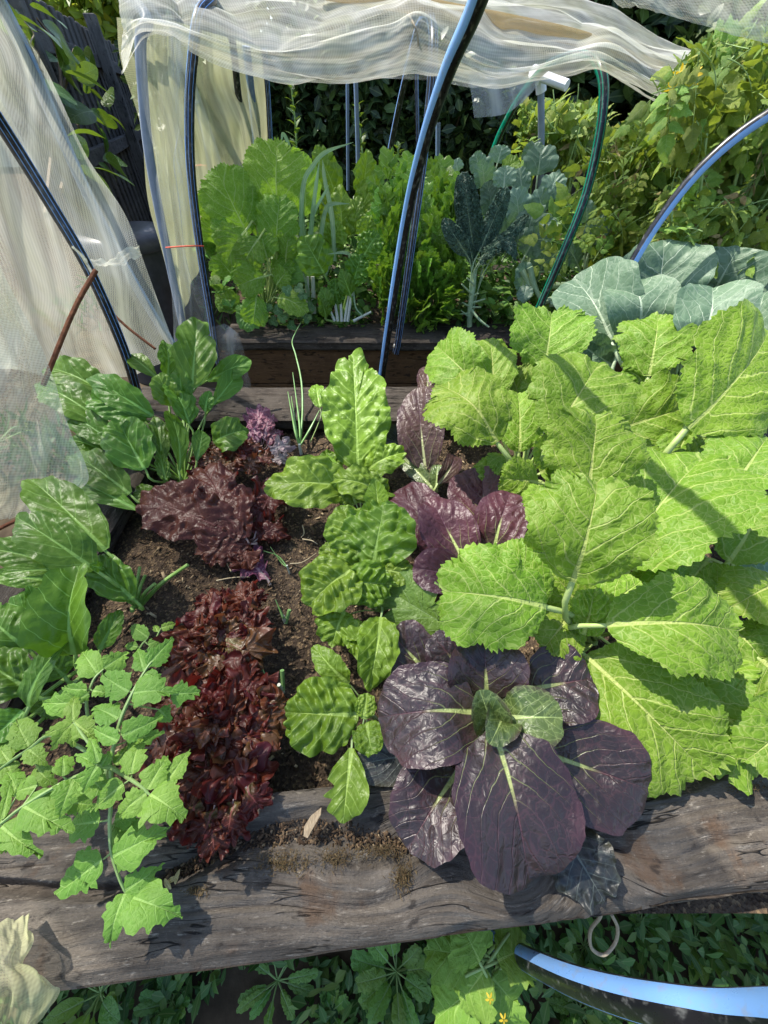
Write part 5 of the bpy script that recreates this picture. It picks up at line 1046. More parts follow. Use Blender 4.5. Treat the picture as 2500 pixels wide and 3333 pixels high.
# red lettuces
gl = 'red lettuces along the bed'
def lettuce(label, c, rx, ry, n, mats, seed, z0=-.06, zt=.06, L=.075, W=.075, kind='lettuce', extra=()):
    rng = np.random.RandomState(seed); r = P(c[0], c[1], z0); p = plant('lettuce', r, label, 'lettuce', gl); s = mpp(r)
    for k in range(n):
        f = ((k+.5)/n)**.6; a = k*2.39996+rng.uniform(-.3, .3)
        q = np.array([math.cos(a)*rx*s*f, math.sin(a)*ry*s*f, 0]); out = nrm(np.array([q[0], q[1], 1e-4])); hi = zt*(1-f*.75)*rng.uniform(.8, 1.2)
        tip = r+q+UP*(hi+.05); l = L*rng.uniform(.8, 1.25)*(.8+.3*f)
        d = nrm(out*(.5+.8*f)+UP*(.8-1.0*f)+rand_dirs(1, rng)[0]*.15); b = tip-d*l
        n_ = nrm(UP*.5+nrm(CAM-tip)*.9+out*.25+rand_dirs(1, rng)[0]*.25)
        mt = mats[k % len(mats)]
        put_leaf(p, kind, [mt, M['lettuce_stalk']], b, tip, W*rng.uniform(.8, 1.2)*(.75+.35*f), root=r if f < .9 else None, pw=.005, n=n_, arch=rng.uniform(.08, .2), twist=rng.uniform(-.4, .4), stalk=f < .5)
    for q in extra: put_leaf(p, kind, [mats[0], M['lettuce_stalk']], P(*q[:3]), P(*q[3:6]), q[6]*mpp(P(*q[:3])), root=None, pw=.004, arch=.12)
    return p
RL, BL = M['redlettuce'], M['bronzelettuce']
lettuce('frilly red lettuce between the cut beet stalks and the crinkled chard', (745, 2125), 165, 150, 27, [RL, RL, BL], 3, zt=.06, L=.075, W=.085, extra=((700, 2010, 0, 690, 1925, .01, 95), (810, 2020, 0, 790, 1900, .01, 110), (820, 1980, 0, 840, 1925, .01, 80)))
lettuce('darkest frilly red lettuce massed against the front timber', (745, 2420), 230, 215, 46, [RL, RL, BL, RL], 4, zt=.08, L=.082, W=.092, extra=((700, 2620, .03, 650, 2760, .012, 120), (760, 2600, .03, 740, 2740, .012, 130), (640, 2600, .03, 615, 2740, .012, 110), (690, 2680, .03, 700, 2790, .012, 90), (800, 2560, .04, 850, 2640, .02, 120)))
p = lettuce('bronze frilled lettuce at the far end of the bare soil', (770, 1540), 135, 100, 22, [BL, BL, RL], 5, zt=.05, L=.06, W=.06)
r = P(800, 1760, -.06); p = plant('lettuce', r, 'dark glossy savoyed red lettuce leaf lying over bare soil', 'lettuce', gl)
for q in ((790, 1750, .0, 460, 1620, .035, 190, 'savoylettuce'), (800, 1750, .0, 660, 1520, .05, 170, 'savoylettuce'), (820, 1770, -.02, 640, 1790, .0, 120, 'savoylettuce'), (830, 1740, -.02, 900, 1560, .0, 130, 'lettuce'), (830, 1760, -.03, 920, 1700, -.02, 110, 'lettuce'), (800, 1780, -.03, 800, 1850, -.03, 90, 'lettuce'), (780, 1720, .0, 780, 1590, .03, 130, 'savoylettuce')):
    put_leaf(p, q[7], [M['darklettuce'], M['lettuce_stalk']], P(*q[:3]), P(*q[3:6]), q[6]*mpp(P(*q[:3])), root=r, pw=.005, arch=.12)
r = P(845, 1470, -.06); p = plant('lettuce', r, 'small wilting purple lettuce by the spring onion with pale pink lower leaves', 'lettuce', gl)
for q in ((850, 1430, -.02, 840, 1325, .03, 70, 0), (860, 1430, -.02, 880, 1350, .02, 50, 0), (840, 1440, -.02, 815, 1350, .01, 50, 0), (870, 1450, -.03, 905, 1400, -.03, 50, 0), (830, 1440, -.02, 800, 1390, .0, 45, 0), (860, 1480, -.04, 950, 1440, -.04, 60, 1), (870, 1500, -.04, 940, 1490, -.05, 45, 1), (850, 1470, -.04, 815, 1430, -.03, 40, 1)):
    put_leaf(p, 'lettuce', [M['palelettuce'] if q[7] else M['wiltlettuce'], M['lettuce_stalk']], P(*q[:3]), P(*q[3:6]), q[6]*mpp(P(*q[:3])), root=r, pw=.003, arch=.15)
g = leaf_geo('lettuce', P(868, 1880, -.055), P(780, 1800, -.045), 105*mpp(P(800, 1850, -.06)), seed=77, arch=.06)
g.join(tube([P(880, 1905, -.06), P(868, 1882, -.055), P(835, 1850, -.05), P(810, 1825, -.045)], [.004, .003, .002, .001], n=10, sides=6, m=1))
solo('loose_leaf', g, [M['wiltlettuce'], M['palelettuce']], 'wilted magenta lettuce leaf dropped on bare soil', 'leaf')

# spring onions
go = 'spring onions in the soil'
def onion(label, base, blades, r0=.004):
    r = P(*base); p = plant('spring_onion', r, label, 'spring onion', go)
    part('base', tube([r-UP*.01, r+UP*.02, r+UP*.04], [r0*1.1, r0, r0*.9], n=6, sides=8), M['onion_base'], p)
    for b in blades: part('blade', tube([r+UP*.03]+[P(*q) for q in b], [r0*.75]+list(np.linspace(r0*.8, r0*.22, len(b))), n=8+4*len(b), sides=7), M['onion'], p)
onion('tallest spring onion with a long thin leaf reaching the farther timber', (980, 1475, -.07), [[(960, 1400, .0), (937, 1275, .04)], [(975, 1380, .0), (953, 1212, .06)], [(985, 1340, .02), (981, 1240, .07), (963, 1157, .11), (951, 1114, .13), (963, 1080, .15), (978, 1052, .16)], [(1010, 1395, .0), (1040, 1335, .03)], [(968, 1420, -.02), (948, 1290, .03)]], .0052)
p = [o for o in bpy.data.objects if o.name == 'spring_onion'][0]
r = P(1010, 1440, -.06); pc = plant('chard_plant', r, 'single small chard leaf on a slanting stem next to the spring onion', 'chard', gc)
leaves(pc, 'spinach', CH, [(1042, 1328, .035, 1030, 1252, .06, 58)], r)
onion('little spring onion with two thin blades near the wilted leaf', (943, 1868, -.07), [[(915, 1830, -.04), (880, 1780, -.01)], [(905, 1810, -.03), (858, 1793, -.01)]], .0022)
onion('cut spring onion with one flat blade between lettuce and crinkled chard', (931, 2030, -.07), [[(920, 2005, -.03), (897, 1952, .0)]], .0042)
solo('onion_stub', tube([P(931, 2028, -.06), P(942, 1985, -.03)], [.0042, .0045], n=4, sides=9), M['onion'], 'hollow cut stub beside the flat blade of a spring onion', 'onion stub')
onion('cut spring onion with a curved blade nearest the front', (920, 2250, -.07), [[(905, 2240, -.04), (868, 2210, -.015), (850, 2160, .005)]], .0042)
solo('onion_stub', tube([P(922, 2245, -.06), P(918, 2182, -.02)], [.004, .0045], n=4, sides=9), M['onion'], 'hollow cut stub beside the curved onion blade', 'onion stub')

# wood chip, straws, dry leaves
g = G(); cp = np.array([P(988, 2722, .016), P(990, 2690, .017), P(1012, 2655, .019), P(1046, 2628, .022), P(1044, 2652, .021), P(1022, 2690, .018), P(1001, 2728, .015)]); th = np.array([0, 0, -.0035]); m_ = len(cp)
cc = np.vstack([cp, cp.mean(0), cp+th]); i_ = np.arange(m_); j_ = (i_+1) % m_
g.add(cc, np.stack([i_, i_+m_+1, j_+m_+1, j_], -1), np.stack([j_, i_, np.full(m_, m_)], -1), np.hstack([cc[:, :2]*[1, .3], cc[:, :2]]))
M['palewood'] = simple_mat('fresh_split_wood', (.3, .21, .12), (.48, .37, .23), 300, .8, bump=.6, stretch=(1, .25, 1)); solo('wood_chip', g, M['palewood'], 'pale split wood chip lying on the front timber', 'wood chip', smooth=False)
M['straw'] = simple_mat('dry_straw', (.42, .34, .2), (.55, .46, .3), 60, .7)
for pts, lab in (([(705, 1890, -.055), (760, 1880, -.05), (815, 1878, -.05)], 'dry straw beside the dropped magenta leaf'), ([(945, 1835, -.06), (985, 1830, -.05), (1030, 1800, -.05)], 'thin dry root curling on the soil by the little onion'), ([(985, 1710, -.06), (990, 1735, -.05), (980, 1750, -.055)], 'short pale stalk bent on the soil'), ([(985, 1755, -.055), (1015, 1760, -.05), (1035, 1772, -.055)], 'pale splinter on the soil under the chard'), ([(740, 1835, -.055), (752, 1860, -.03)], 'short upright cut stub in the soil')):
    solo('straw', tube([P(*q) for q in pts], [.0022, .0018, .0008][:len(pts)], n=10, sides=6), M['straw'], lab, 'straw')
g = G()
for k, (x, y, a) in enumerate(((545, 2870, .3), (570, 2880, 1.4), (558, 2895, 2.4))):
    c = P(x, y, .008); d = np.array([math.cos(a), math.sin(a), .25]); g.join(leaf_geo('oval', c, c+d*.018, .007, n=UP, seed=k+3, arch=.2))
solo('dry_leaf', g, M['drytomato'], 'shrivelled dry seed leaf by the hollow in the timber', 'dry leaf')

# cabbage-like collards at the right back
gk = 'blue green collards at the far right of the bed'
r = P(2060, 1250, -.06); p = plant('collard_plant', r, 'blue green collard with white ribbed leaves beside the right hoop', 'collard', gk)
leaves(p, 'collard', CO, [
 (1990, 1110, .23, 1870, 910, .34, 225, dict(arch=.07)), (2145, 995, .30, 2150, 812, .44, 250, dict(arch=.1, Y=False)),
 (2085, 1080, .27, 2045, 935, .36, 220, dict(arch=.1)), (2010, 1150, .2, 2035, 1040, .27, 110), (1960, 1170, .17, 1870, 1110, .22, 110), (2060, 1160, .18, 2090, 1080, .26, 130), (1990, 1190, .15, 1930, 1150, .2, 90)], r, pw=.011)
r = P(2340, 1250, -.06); p = plant('collard_plant', r, 'blue green collard with veined round leaves at the right edge', 'collard', gk)
leaves(p, 'collard', CO, [
 (2325, 950, .32, 2395, 818, .44, 240, dict(arch=.1)), (2278, 1135, .28, 2318, 935, .40, 215, dict(arch=.08)),
 (2445, 1110, .28, 2490, 945, .38, 150), (2490, 985, .32, 2540, 870, .4, 110), (2240, 1010, .24, 2210, 930, .33, 140), (2400, 1150, .22, 2420, 1060, .3, 130), (2520, 1150, .25, 2560, 1020, .33, 150), (2370, 1060, .26, 2400, 960, .33, 140)], r, pw=.011)
r = P(2560, 1500, -.06); p = plant('collard_plant', r, 'dark blue green collard leaves poking out beneath the mustard at the right edge', 'collard', gk)
leaves(p, 'collard', [M['broccoli'], M['collard_stalk']], [(2520, 1280, .16, 2385, 1400, .13, 130), (2560, 1880, .07, 2400, 1840, .06, 150), (2560, 1300, .2, 2470, 1230, .22, 90)], r)

# brown root fibre and moss clinging to the front timber
rng = np.random.RandomState(71); C_, D_, N_ = [], [], []
for px, py, rx, ry, n in ((930, 2805, 90, 45, 420), (1090, 2790, 60, 40, 260), (1312, 2850, 34, 48, 330), (640, 2900, 40, 16, 120), (1235, 2770, 90, 26, 300), (1450, 2760, 60, 20, 160), (2150, 2560, 90, 18, 260), (2430, 2560, 70, 20, 220)):
    for k in range(n):
        q = P(px+rng.normal()*rx*.5, py+rng.normal()*ry*.5, .002); C_.append(q+UP*rng.uniform(0, .005)); D_.append(nrm([rng.normal(), rng.normal(), .5])); N_.append(nrm([rng.normal(), rng.normal(), 1]))
M['fibre'] = mass_mat('root_fibre', (.06, .036, .02), (.11, .068, .035), (.17, .115, .06), .1, .9, .1)
solo('root_fibre', leafmass(C_, D_, N_, .007*rng.uniform(.5, 1.5, len(C_)), .0011), M['fibre'], 'brown root fibre and dry moss clinging to the split front timber', kind='stuff')
# ================================================================== PLANTS OF THE FARTHER BED
BR = [M['broccoli'], M['collard_stalk']]; KA = [M['kale'], M['kale_stalk']]; LK = [M['leek'], M['onion_base']]
yy = dict(Y=True)
def Yr(rows): return [(*q[:7], dict(yy, **(q[7] if len(q) > 7 else {}))) for q in rows]
r = Q(860, 1030, 2.12); p = plant('mustard_plant', r, 'tall backlit mustard clump at the left of the farther bed', 'mustard plant', gp)
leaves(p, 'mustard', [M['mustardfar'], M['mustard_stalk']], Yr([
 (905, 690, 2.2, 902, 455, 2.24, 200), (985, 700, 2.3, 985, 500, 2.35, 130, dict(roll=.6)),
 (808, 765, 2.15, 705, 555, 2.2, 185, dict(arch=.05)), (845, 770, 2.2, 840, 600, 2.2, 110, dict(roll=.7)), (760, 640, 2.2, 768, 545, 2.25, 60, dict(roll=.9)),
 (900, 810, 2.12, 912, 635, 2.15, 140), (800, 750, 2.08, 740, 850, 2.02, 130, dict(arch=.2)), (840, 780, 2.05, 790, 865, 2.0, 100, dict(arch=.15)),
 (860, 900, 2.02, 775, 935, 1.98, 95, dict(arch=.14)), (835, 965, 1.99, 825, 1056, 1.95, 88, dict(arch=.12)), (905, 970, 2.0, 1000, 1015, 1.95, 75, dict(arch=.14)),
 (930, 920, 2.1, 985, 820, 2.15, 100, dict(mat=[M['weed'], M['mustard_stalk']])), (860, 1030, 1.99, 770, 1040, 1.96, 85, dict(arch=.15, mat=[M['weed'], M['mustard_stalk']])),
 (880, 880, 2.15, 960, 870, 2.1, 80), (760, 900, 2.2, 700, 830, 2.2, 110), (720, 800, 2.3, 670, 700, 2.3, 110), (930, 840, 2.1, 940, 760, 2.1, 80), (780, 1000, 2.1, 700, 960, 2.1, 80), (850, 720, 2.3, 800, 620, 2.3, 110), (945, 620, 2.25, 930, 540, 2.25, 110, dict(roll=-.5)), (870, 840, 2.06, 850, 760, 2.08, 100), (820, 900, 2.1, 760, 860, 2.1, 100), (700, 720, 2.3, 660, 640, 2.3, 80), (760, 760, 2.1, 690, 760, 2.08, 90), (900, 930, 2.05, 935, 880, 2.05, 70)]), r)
r = Q(1015, 1010, 2.2); p = plant('leek', r, 'leek clump with long straps bent over among the greens', 'leek')
for pts, w in (([(1005, 900, 2.2), (1012, 760, 2.2), (1024, 640, 2.2), (1040, 520, 2.22)], .022), ([(985, 900, 2.15), (980, 740, 2.15), (988, 600, 2.15), (1018, 540, 2.15), (1060, 495, 2.13), (1150, 463, 2.1)], .02), ([(1030, 900, 2.15), (1043, 780, 2.15), (1058, 690, 2.14), (1078, 664, 2.13), (1138, 663, 2.1)], .02),
   ([(1140, 1000, 2.12), (1146, 920, 2.1), (1141, 840, 2.06), (1120, 822, 2.04), (1066, 827, 2.02)], .017), ([(1000, 900, 2.3), (980, 650, 2.3), (945, 490, 2.3), (922, 436, 2.3), (915, 470, 2.28)], .018), ([(1090, 850, 2.2), (1080, 700, 2.22), (1058, 590, 2.24), (1050, 520, 2.25)], .022), ([(1060, 900, 2.25), (1100, 760, 2.3), (1040, 640, 2.3)], .015), ([(1010, 1010, 2.12), (1000, 940, 2.1), (985, 880, 2.1)], .014), ([(1150, 930, 2.05), (1158, 1000, 2.03), (1190, 1035, 2.0)], .008), ([(1000, 800, 2.25), (1020, 700, 2.2), (1050, 640, 2.2), (1072, 600, 2.2)], .014)):
    c = catmull(np.array([Q(*q) for q in pts]), 30); T = nrm(np.gradient(c, axis=0)); n_ = nrm(CAM-c); s_ = nrm(np.cross(T, n_)); n_ = np.cross(s_, T)
    ww = w*.5*np.interp(np.linspace(0, 1, 30), [0, .3, .8, 1], [.8, 1, .7, .05])[:, None]
    v = np.stack([c-s_*ww+n_*ww*.4, c, c+s_*ww+n_*ww*.4], 1); uv = np.stack(np.broadcast_arrays(np.array([[0, .5, 1]]), np.linspace(0, 1, 30)[:, None], np.array([[-w/2, 0, w/2]]), np.linspace(0, .5, 30)[:, None]), -1)
    part('leaf', G().add(v.reshape(-1, 3), grid_faces(30, 3), None, uv.reshape(-1, 4)), LK, p)
for px in (1003, 1022): part('shank', tube([Q(px, 1020, 2.14), Q(px-4, 900, 2.16)], [.012, .01], n=4, sides=8), M['onion_base'], p)
r = Q(1110, 1050, 2.06); p = plant('chard_plant', r, 'white stalked chard with glossy dark leaves beside the celery', 'chard', gc)
leaves(p, 'spinach', SPI, Yr([
 (1055, 890, 2.06, 985, 770, 2.08, 120, dict(k='chard')), (1180, 840, 2.05, 1232, 755, 2.06, 85, dict(k='crinkle')), (1150, 930, 2.04, 1180, 825, 2.05, 80, dict(k='crinkle')), (1100, 990, 2.04, 1090, 905, 2.05, 60, dict(k='crinkle')), (1070, 1010, 2.02, 1050, 935, 2.03, 60), (1060, 1030, 2.0, 1045, 970, 2.0, 50, dict(roll=.4)), (1140, 960, 2.03, 1110, 880, 2.04, 60)]), r, pw=.011)
for a_, b_ in (((1100, 1045), (1082, 935)), ((1112, 1046), (1108, 960)), ((1122, 1046), (1135, 960)), ((1132, 1046), (1152, 900)), ((1090, 1045), (1062, 985)), ((1150, 1045), (1208, 1015))):
    part('stalk', tube([Q(*a_, 2.03), lerp(Q(*a_, 2.03), Q(*b_, 2.05), .5), Q(*b_, 2.05)], [.0075, .0065, .005], n=6, sides=8), M['onion_base'], p)
r = Q(1120, 800, 2.6); p = plant('chard_plant', r, 'tall yellow green chard glowing against the light behind the leek', 'chard', gc)
leaves(p, 'chard', CH, Yr([
 (1175, 640, 2.5, 1197, 487, 2.5, 80, dict(roll=.4)), (1165, 720, 2.45, 1252, 555, 2.5, 75, dict(roll=-.4)), (1095, 640, 2.5, 1025, 472, 2.5, 85, dict(roll=.3)), (1115, 780, 2.35, 1105, 610, 2.4, 90), (1150, 760, 2.35, 1170, 640, 2.4, 60), (1080, 740, 2.4, 1060, 620, 2.4, 70), (1190, 780, 2.3, 1200, 700, 2.3, 70), (1080, 800, 2.3, 1110, 720, 2.3, 90)]), r, pw=.012)

# celery
rng = np.random.RandomState(6)
cel = [celery_leaf(1.0, 50+k).mesh('celery_leaf', [M['celery'], M['celery_stalk']]) for k in range(6)]
def celery(label, poly, root, n, Yf, seed, lmin=.6):
    rng = np.random.RandomState(seed); r = Q(*root); p = plant('celery_plant', r, label, 'celery', 'celery plants in the farther bed'); k = 0
    while k < n:
        x, y = rng.uniform(poly[0], poly[1]), rng.uniform(poly[2], poly[3]); f = (y-poly[2])/(poly[3]-poly[2])
        if rng.rand() < .25 and f < .25: continue
        Yt = lerp(Yf[0], Yf[1], f)+rng.uniform(-.06, .08); t = Q(x, y, Yt); b = lerp(r, t, 0) + np.array([rng.uniform(-.12, .12), rng.uniform(-.1, .06), 0]); b[0] = lerp(b[0], t[0], .55)
        d = t-b; L = np.linalg.norm(d)*1.04
        if L < .3: b = t-nrm(d+np.array([0, .12, .1]))*.3; d = t-b; L = .3
        place('leaf', cel[k % 6], p, b, frame(d+np.array([0, -.03, 0]), nrm(CAM-t)*.6+UP*.5+rand_dirs(1, rng)[0]*1.1), L*rng.uniform(.9, 1.05)); k += 1
celery('bushy celery left of and behind the big blue hoop', (1230, 1400, 500, 990), (1310, 1030, 2.35), 70, (2.45, 2.0), 3)
celery('celery crown with flat toothed leaves right of the big blue hoop', (1370, 1485, 520, 1040), (1400, 1050, 2.3), 70, (2.4, 1.98), 4)

r = Q(1530, 1060, 2.05); p = plant('kale_plant', r, 'dark blistered kale with long strap leaves on a scarred bare stalk', 'kale')
part('stalk', tube([Q(1528, 1062, 2.05), Q(1530, 1000, 2.05), Q(1540, 940, 2.06), Q(1547, 880, 2.08)], [.014, .013, .012, .009], n=14, sides=10), M['kale_stalk'], p)
for k, (x, y, tx, ty) in enumerate(((1533, 1000, 1505, 985), (1540, 985, 1580, 973), (1530, 1020, 1495, 1022), (1545, 960, 1558, 955), (1538, 960, 1503, 925), (1530, 1035, 1500, 1010), (1536, 1000, 1566, 1000), (1545, 930, 1520, 905))):
    part('leaf_scar', tube([Q(x, y, 2.05), Q(tx, ty, 2.02)], [.0055, .003], n=4, sides=7), M['kale_stalk'], p)
part('bare_shoot', tube([Q(1535, 1010, 2.04), Q(1560, 1040, 2.0), Q(1592, 1065, 1.97)], [.007, .006, .004], n=8, sides=8), M['kale_stalk'], p)
leaves(p, 'kale', KA, Yr([
 (1545, 830, 2.1, 1505, 555, 2.14, 85, dict(arch=.03)), (1560, 820, 2.08, 1652, 605, 2.1, 66, dict(arch=-.06)), (1520, 830, 2.06, 1440, 712, 2.06, 56), (1570, 850, 2.05, 1682, 848, 1.98, 62, dict(m=(1640, 780, 2.0))), (1612, 830, 2.06, 1720, 700, 2.1, 45), (1555, 860, 2.03, 1600, 840, 1.97, 62, dict(m=(1580, 825, 2.0))), (1540, 860, 2.1, 1498, 705, 2.13, 46), (1575, 850, 2.1, 1600, 720, 2.12, 50)]), r, pw=.006)
gb_ = 'grey green broccoli plants at the back of the farther bed'
for k, (root, lab, rows) in enumerate((
  ((1600, 900, 2.6), 'broccoli with small frilled leaves behind the dark kale', [(1560, 560, 2.5, 1548, 495, 2.5, 55), (1490, 560, 2.45, 1478, 520, 2.45, 45), (1620, 530, 2.5, 1635, 470, 2.5, 70), (1575, 600, 2.45, 1565, 515, 2.4, 75), (1590, 640, 2.4, 1585, 590, 2.4, 60), (1600, 700, 2.4, 1590, 610, 2.4, 80), (1430, 590, 2.5, 1430, 530, 2.5, 60), (1640, 560, 2.4, 1690, 520, 2.4, 60, dict(mat=CH)), (1660, 760, 2.3, 1670, 640, 2.3, 90), (1600, 780, 2.35, 1640, 720, 2.35, 80)]),
  ((1720, 900, 2.45), 'broad grey leaved broccoli left of the green hoop', [(1640, 610, 2.3, 1645, 540, 2.32, 75), (1700, 630, 2.3, 1690, 545, 2.32, 60), (1750, 570, 2.35, 1758, 475, 2.38, 110), (1730, 530, 2.5, 1745, 462, 2.5, 70), (1785, 650, 2.25, 1815, 560, 2.28, 80), (1770, 690, 2.25, 1745, 615, 2.25, 70), (1690, 720, 2.25, 1675, 610, 2.25, 85), (1720, 760, 2.2, 1745, 660, 2.22, 90), (1710, 830, 2.15, 1760, 740, 2.15, 85), (1740, 800, 2.2, 1800, 700, 2.2, 80), (1680, 800, 2.2, 1700, 730, 2.2, 70), (1700, 940, 2.1, 1705, 850, 2.1, 60), (1760, 880, 2.2, 1780, 800, 2.2, 80)]),
  ((1890, 950, 2.25), 'pale broccoli leaves hanging right of the green hoop', [(1910, 720, 2.2, 1905, 655, 2.2, 55), (1925, 800, 2.15, 1960, 700, 2.18, 75), (1940, 740, 2.2, 1930, 800, 2.15, 70), (1880, 860, 2.15, 1840, 800, 2.15, 60), (1950, 860, 2.25, 1990, 780, 2.25, 60), (1715, 930, 2.05, 1702, 985, 2.0, 50)]))):
    r = Q(*root); p = plant('broccoli_plant', r, lab, 'broccoli', gb_); leaves(p, 'broccoli', BR, Yr(rows), r, pw=.008)
r = Q(1800, 1000, 2.1); p = plant('sprout_stalk', r, 'knobbly stripped cabbage stalks lying behind the green hoop', 'cabbage stalk')
for pts in ([(1725, 870, 2.05), (1740, 930, 2.03), (1765, 985, 2.0)], [(1765, 985, 2.0), (1830, 960, 2.05), (1870, 925, 2.1), (1950, 865, 2.15)], [(1790, 930, 2.05), (1850, 925, 2.08), (1910, 900, 2.12), (1958, 860, 2.14)], [(1790, 990, 2.0), (1830, 985, 2.0), (1880, 950, 2.05)], [(1700, 880, 2.08), (1725, 930, 2.05)]):
    part('stalk', tube([Q(*q) for q in pts], [.014, .012, .008], n=14, sides=8), M['kale_stalk'], p)
TF = [M['tomatofar'], M['tomato_stem']]
tom = [compound('tomatofar', 1.0, 3, .6, 200+k, droop=.3+.05*k, stem=.012).mesh('tomato_leaf', TF) for k in range(7)]
dry = [compound('tomatofar', 1.0, 2, .4, 300+k, droop=.8, stem=.012).mesh('dry_tomato_leaf', [M['drytomato'], M['twig']]) for k in range(3)]
r = Q(1845, 900, 2.05); p = plant('tomato_plant', r, 'yellow green tomato shoot standing in front of the green hoop foot', 'tomato plant')
part('stem', tube([Q(1845, 870, 2.04), Q(1850, 800, 2.04), Q(1890, 720, 2.05)], [.006, .005, .003], n=10, sides=7), M['tomato_stem'], p)
for k, (bx, by, tx, ty) in enumerate(((1850, 800, 1775, 770), (1860, 770, 1800, 690), (1870, 750, 1860, 660), (1880, 735, 1955, 730), (1855, 790, 1770, 840), (1865, 780, 1930, 790), (1850, 830, 1810, 900))):
    b_, t_ = Q(bx, by, 2.04), Q(tx, ty, 2.0); place('leaf', tom[k % 7], p, b_, frame(t_-b_, nrm(CAM-b_)+UP*.5), np.linalg.norm(t_-b_)*1.15)
# clover and small weeds at the edge of the farther bed
r = Q(960, 1030, 1.99); p = plant('clover_plant', r, 'three lobed clover clump at the edge of the farther timber', 'clover'); rng = np.random.RandomState(9)
for k, (x, y) in enumerate(((935, 945), (985, 960), (965, 975), (1010, 1000), (985, 1010), (905, 1010), (920, 1035), (950, 1060), (1000, 1035), (890, 1045), (870, 1000), (975, 940))):
    c = Q(x, y, 1.97+rng.uniform(-.02, .03)); gg = tube([r+rng.normal(size=3)*.01, c], .0012, n=4, sides=5, m=1); R_ = frame((1, 0, .2), nrm(CAM-c)+rand_dirs(1, rng)[0]*.3)
    for j in range(3):
        a = j*2.094+k; d = R_ @ np.array([math.cos(a), math.sin(a), 0]); gg.join(leaf_geo('oval', c, c+d*.026, .028, n=R_[:, 2], seed=k*3+j, o='collard', nt=24, nr=3))
    part('leaf', gg, [M['clover'], M['clover']], p)
WE = [M['weed'], M['tomato_stem']]
def rosette(label, root, n, L, W, kind, seed, cat='weed', mats=None, lift=.5, name='weed_plant', group=None, up=.3):
    rng = np.random.RandomState(seed); r = np.asarray(root); p = plant(name, r, label, cat, group)
    for k in range(n):
        a = k*2.4+rng.uniform(-.3, .3); l = L*rng.uniform(.7, 1.2); d = nrm(np.array([math.cos(a), math.sin(a), lift*rng.uniform(.3, 1.3)])); b = r+d*l*.35+UP*up*l*rng.rand()
        put_leaf(p, kind, mats or WE, b, b+d*l, W*rng.uniform(.8, 1.2), root=r, pw=.003, n=UP+d*.2-nrm(np.array([d[0], d[1], 0]))*lift*.6, arch=.1)
    return p
gw = 'weeds of the farther bed'
for k, (x, y, Yd, L, lab) in enumerate(((720, 960, 2.05, .06, 'pale weed rosette beside the black hoop'), (750, 1020, 2.0, .05, 'small green weed at the left end of the farther timber'), (1460, 1040, 2.02, .05, 'low weed between celery and kale'), (1610, 1030, 2.05, .07, 'round leaved weed at the foot of the kale'), (1670, 1040, 2.02, .07, 'heart leaved weed left of the green hoop foot'), (1590, 980, 2.2, .09, 'shaded weed behind the kale stalk'), (700, 860, 2.3, .09, 'leafy weed between the hoop and the mustard'), (1680, 960, 2.2, .09, 'shaded weed under the broccoli'), (1820, 1040, 2.1, .09, 'weed under the stripped cabbage stalks'))):
    rosette(lab, Q(x, y, Yd), 11, L, L*.7, 'oval' if k % 2 else 'weed', 400+k, group=gw, lift=.9)
g = G(); rng = np.random.RandomState(12); n = 8200
x = rng.uniform(-.74, 2.0, n); y = rng.uniform(2.05, 3.12, n); z = -.03+rng.rand(n)**1.6*.42*np.clip((y-1.95)*2.5, .2, 1)
keep = vn(x*4, y*4, 3) > .3; x, y, z = x[keep], y[keep], z[keep]; n = len(x)
M['under'] = mass_mat('under_leaves', (.05, .13, .02), (.1, .22, .03), (.18, .32, .05), .3)
solo('undergrowth', leafmass(np.stack([x, y, z], 1), rand_dirs(n, rng, .3), nrm(rand_dirs(n, rng)+UP*1.2), .05*rng.uniform(.6, 1.3, n), .034*rng.uniform(.7, 1.2, n)), M['under'], 'low mixed leafy growth filling the farther bed', kind='stuff')
# tall leafy stems at the back
for px, y0, y1, Yd, lab in ((945, 600, 255, 3.25, 'upright leafy stem in front of the dark hedge, left of the poles'), (1160, 620, 330, 3.4, 'upright leafy stem between the dark poles'), (1290, 640, 470, 3.3, 'short leafy stem by the sloping hoop leg')):
    b_, t_ = Q(px+15, y0, Yd), Q(px, y1, Yd); p = plant('leafy_shoot', b_, lab, 'plant', 'leafy shoots before the hedge'); rng = np.random.RandomState(px)
    part('stem', tube([b_, lerp(b_, t_, .5)+(.02, 0, 0), t_], [.009, .007, .003], n=10, sides=6), M['tomato_stem'], p)
    for k in range(22):
        f = .1+.9*k/22; c = lerp(b_, t_, f)+(.02*math.sin(f*3), 0, 0); a = k*2.4; d = nrm(np.array([math.cos(a), math.sin(a)*.6-.3, .45]))
        put_leaf(p, 'oval', [M['vine'], M['tomato_stem']], c, c+d*.085*(1.1-f*.5), .04*(1.1-f*.4), n=UP-d*.2, pw=.003, stalk=False)

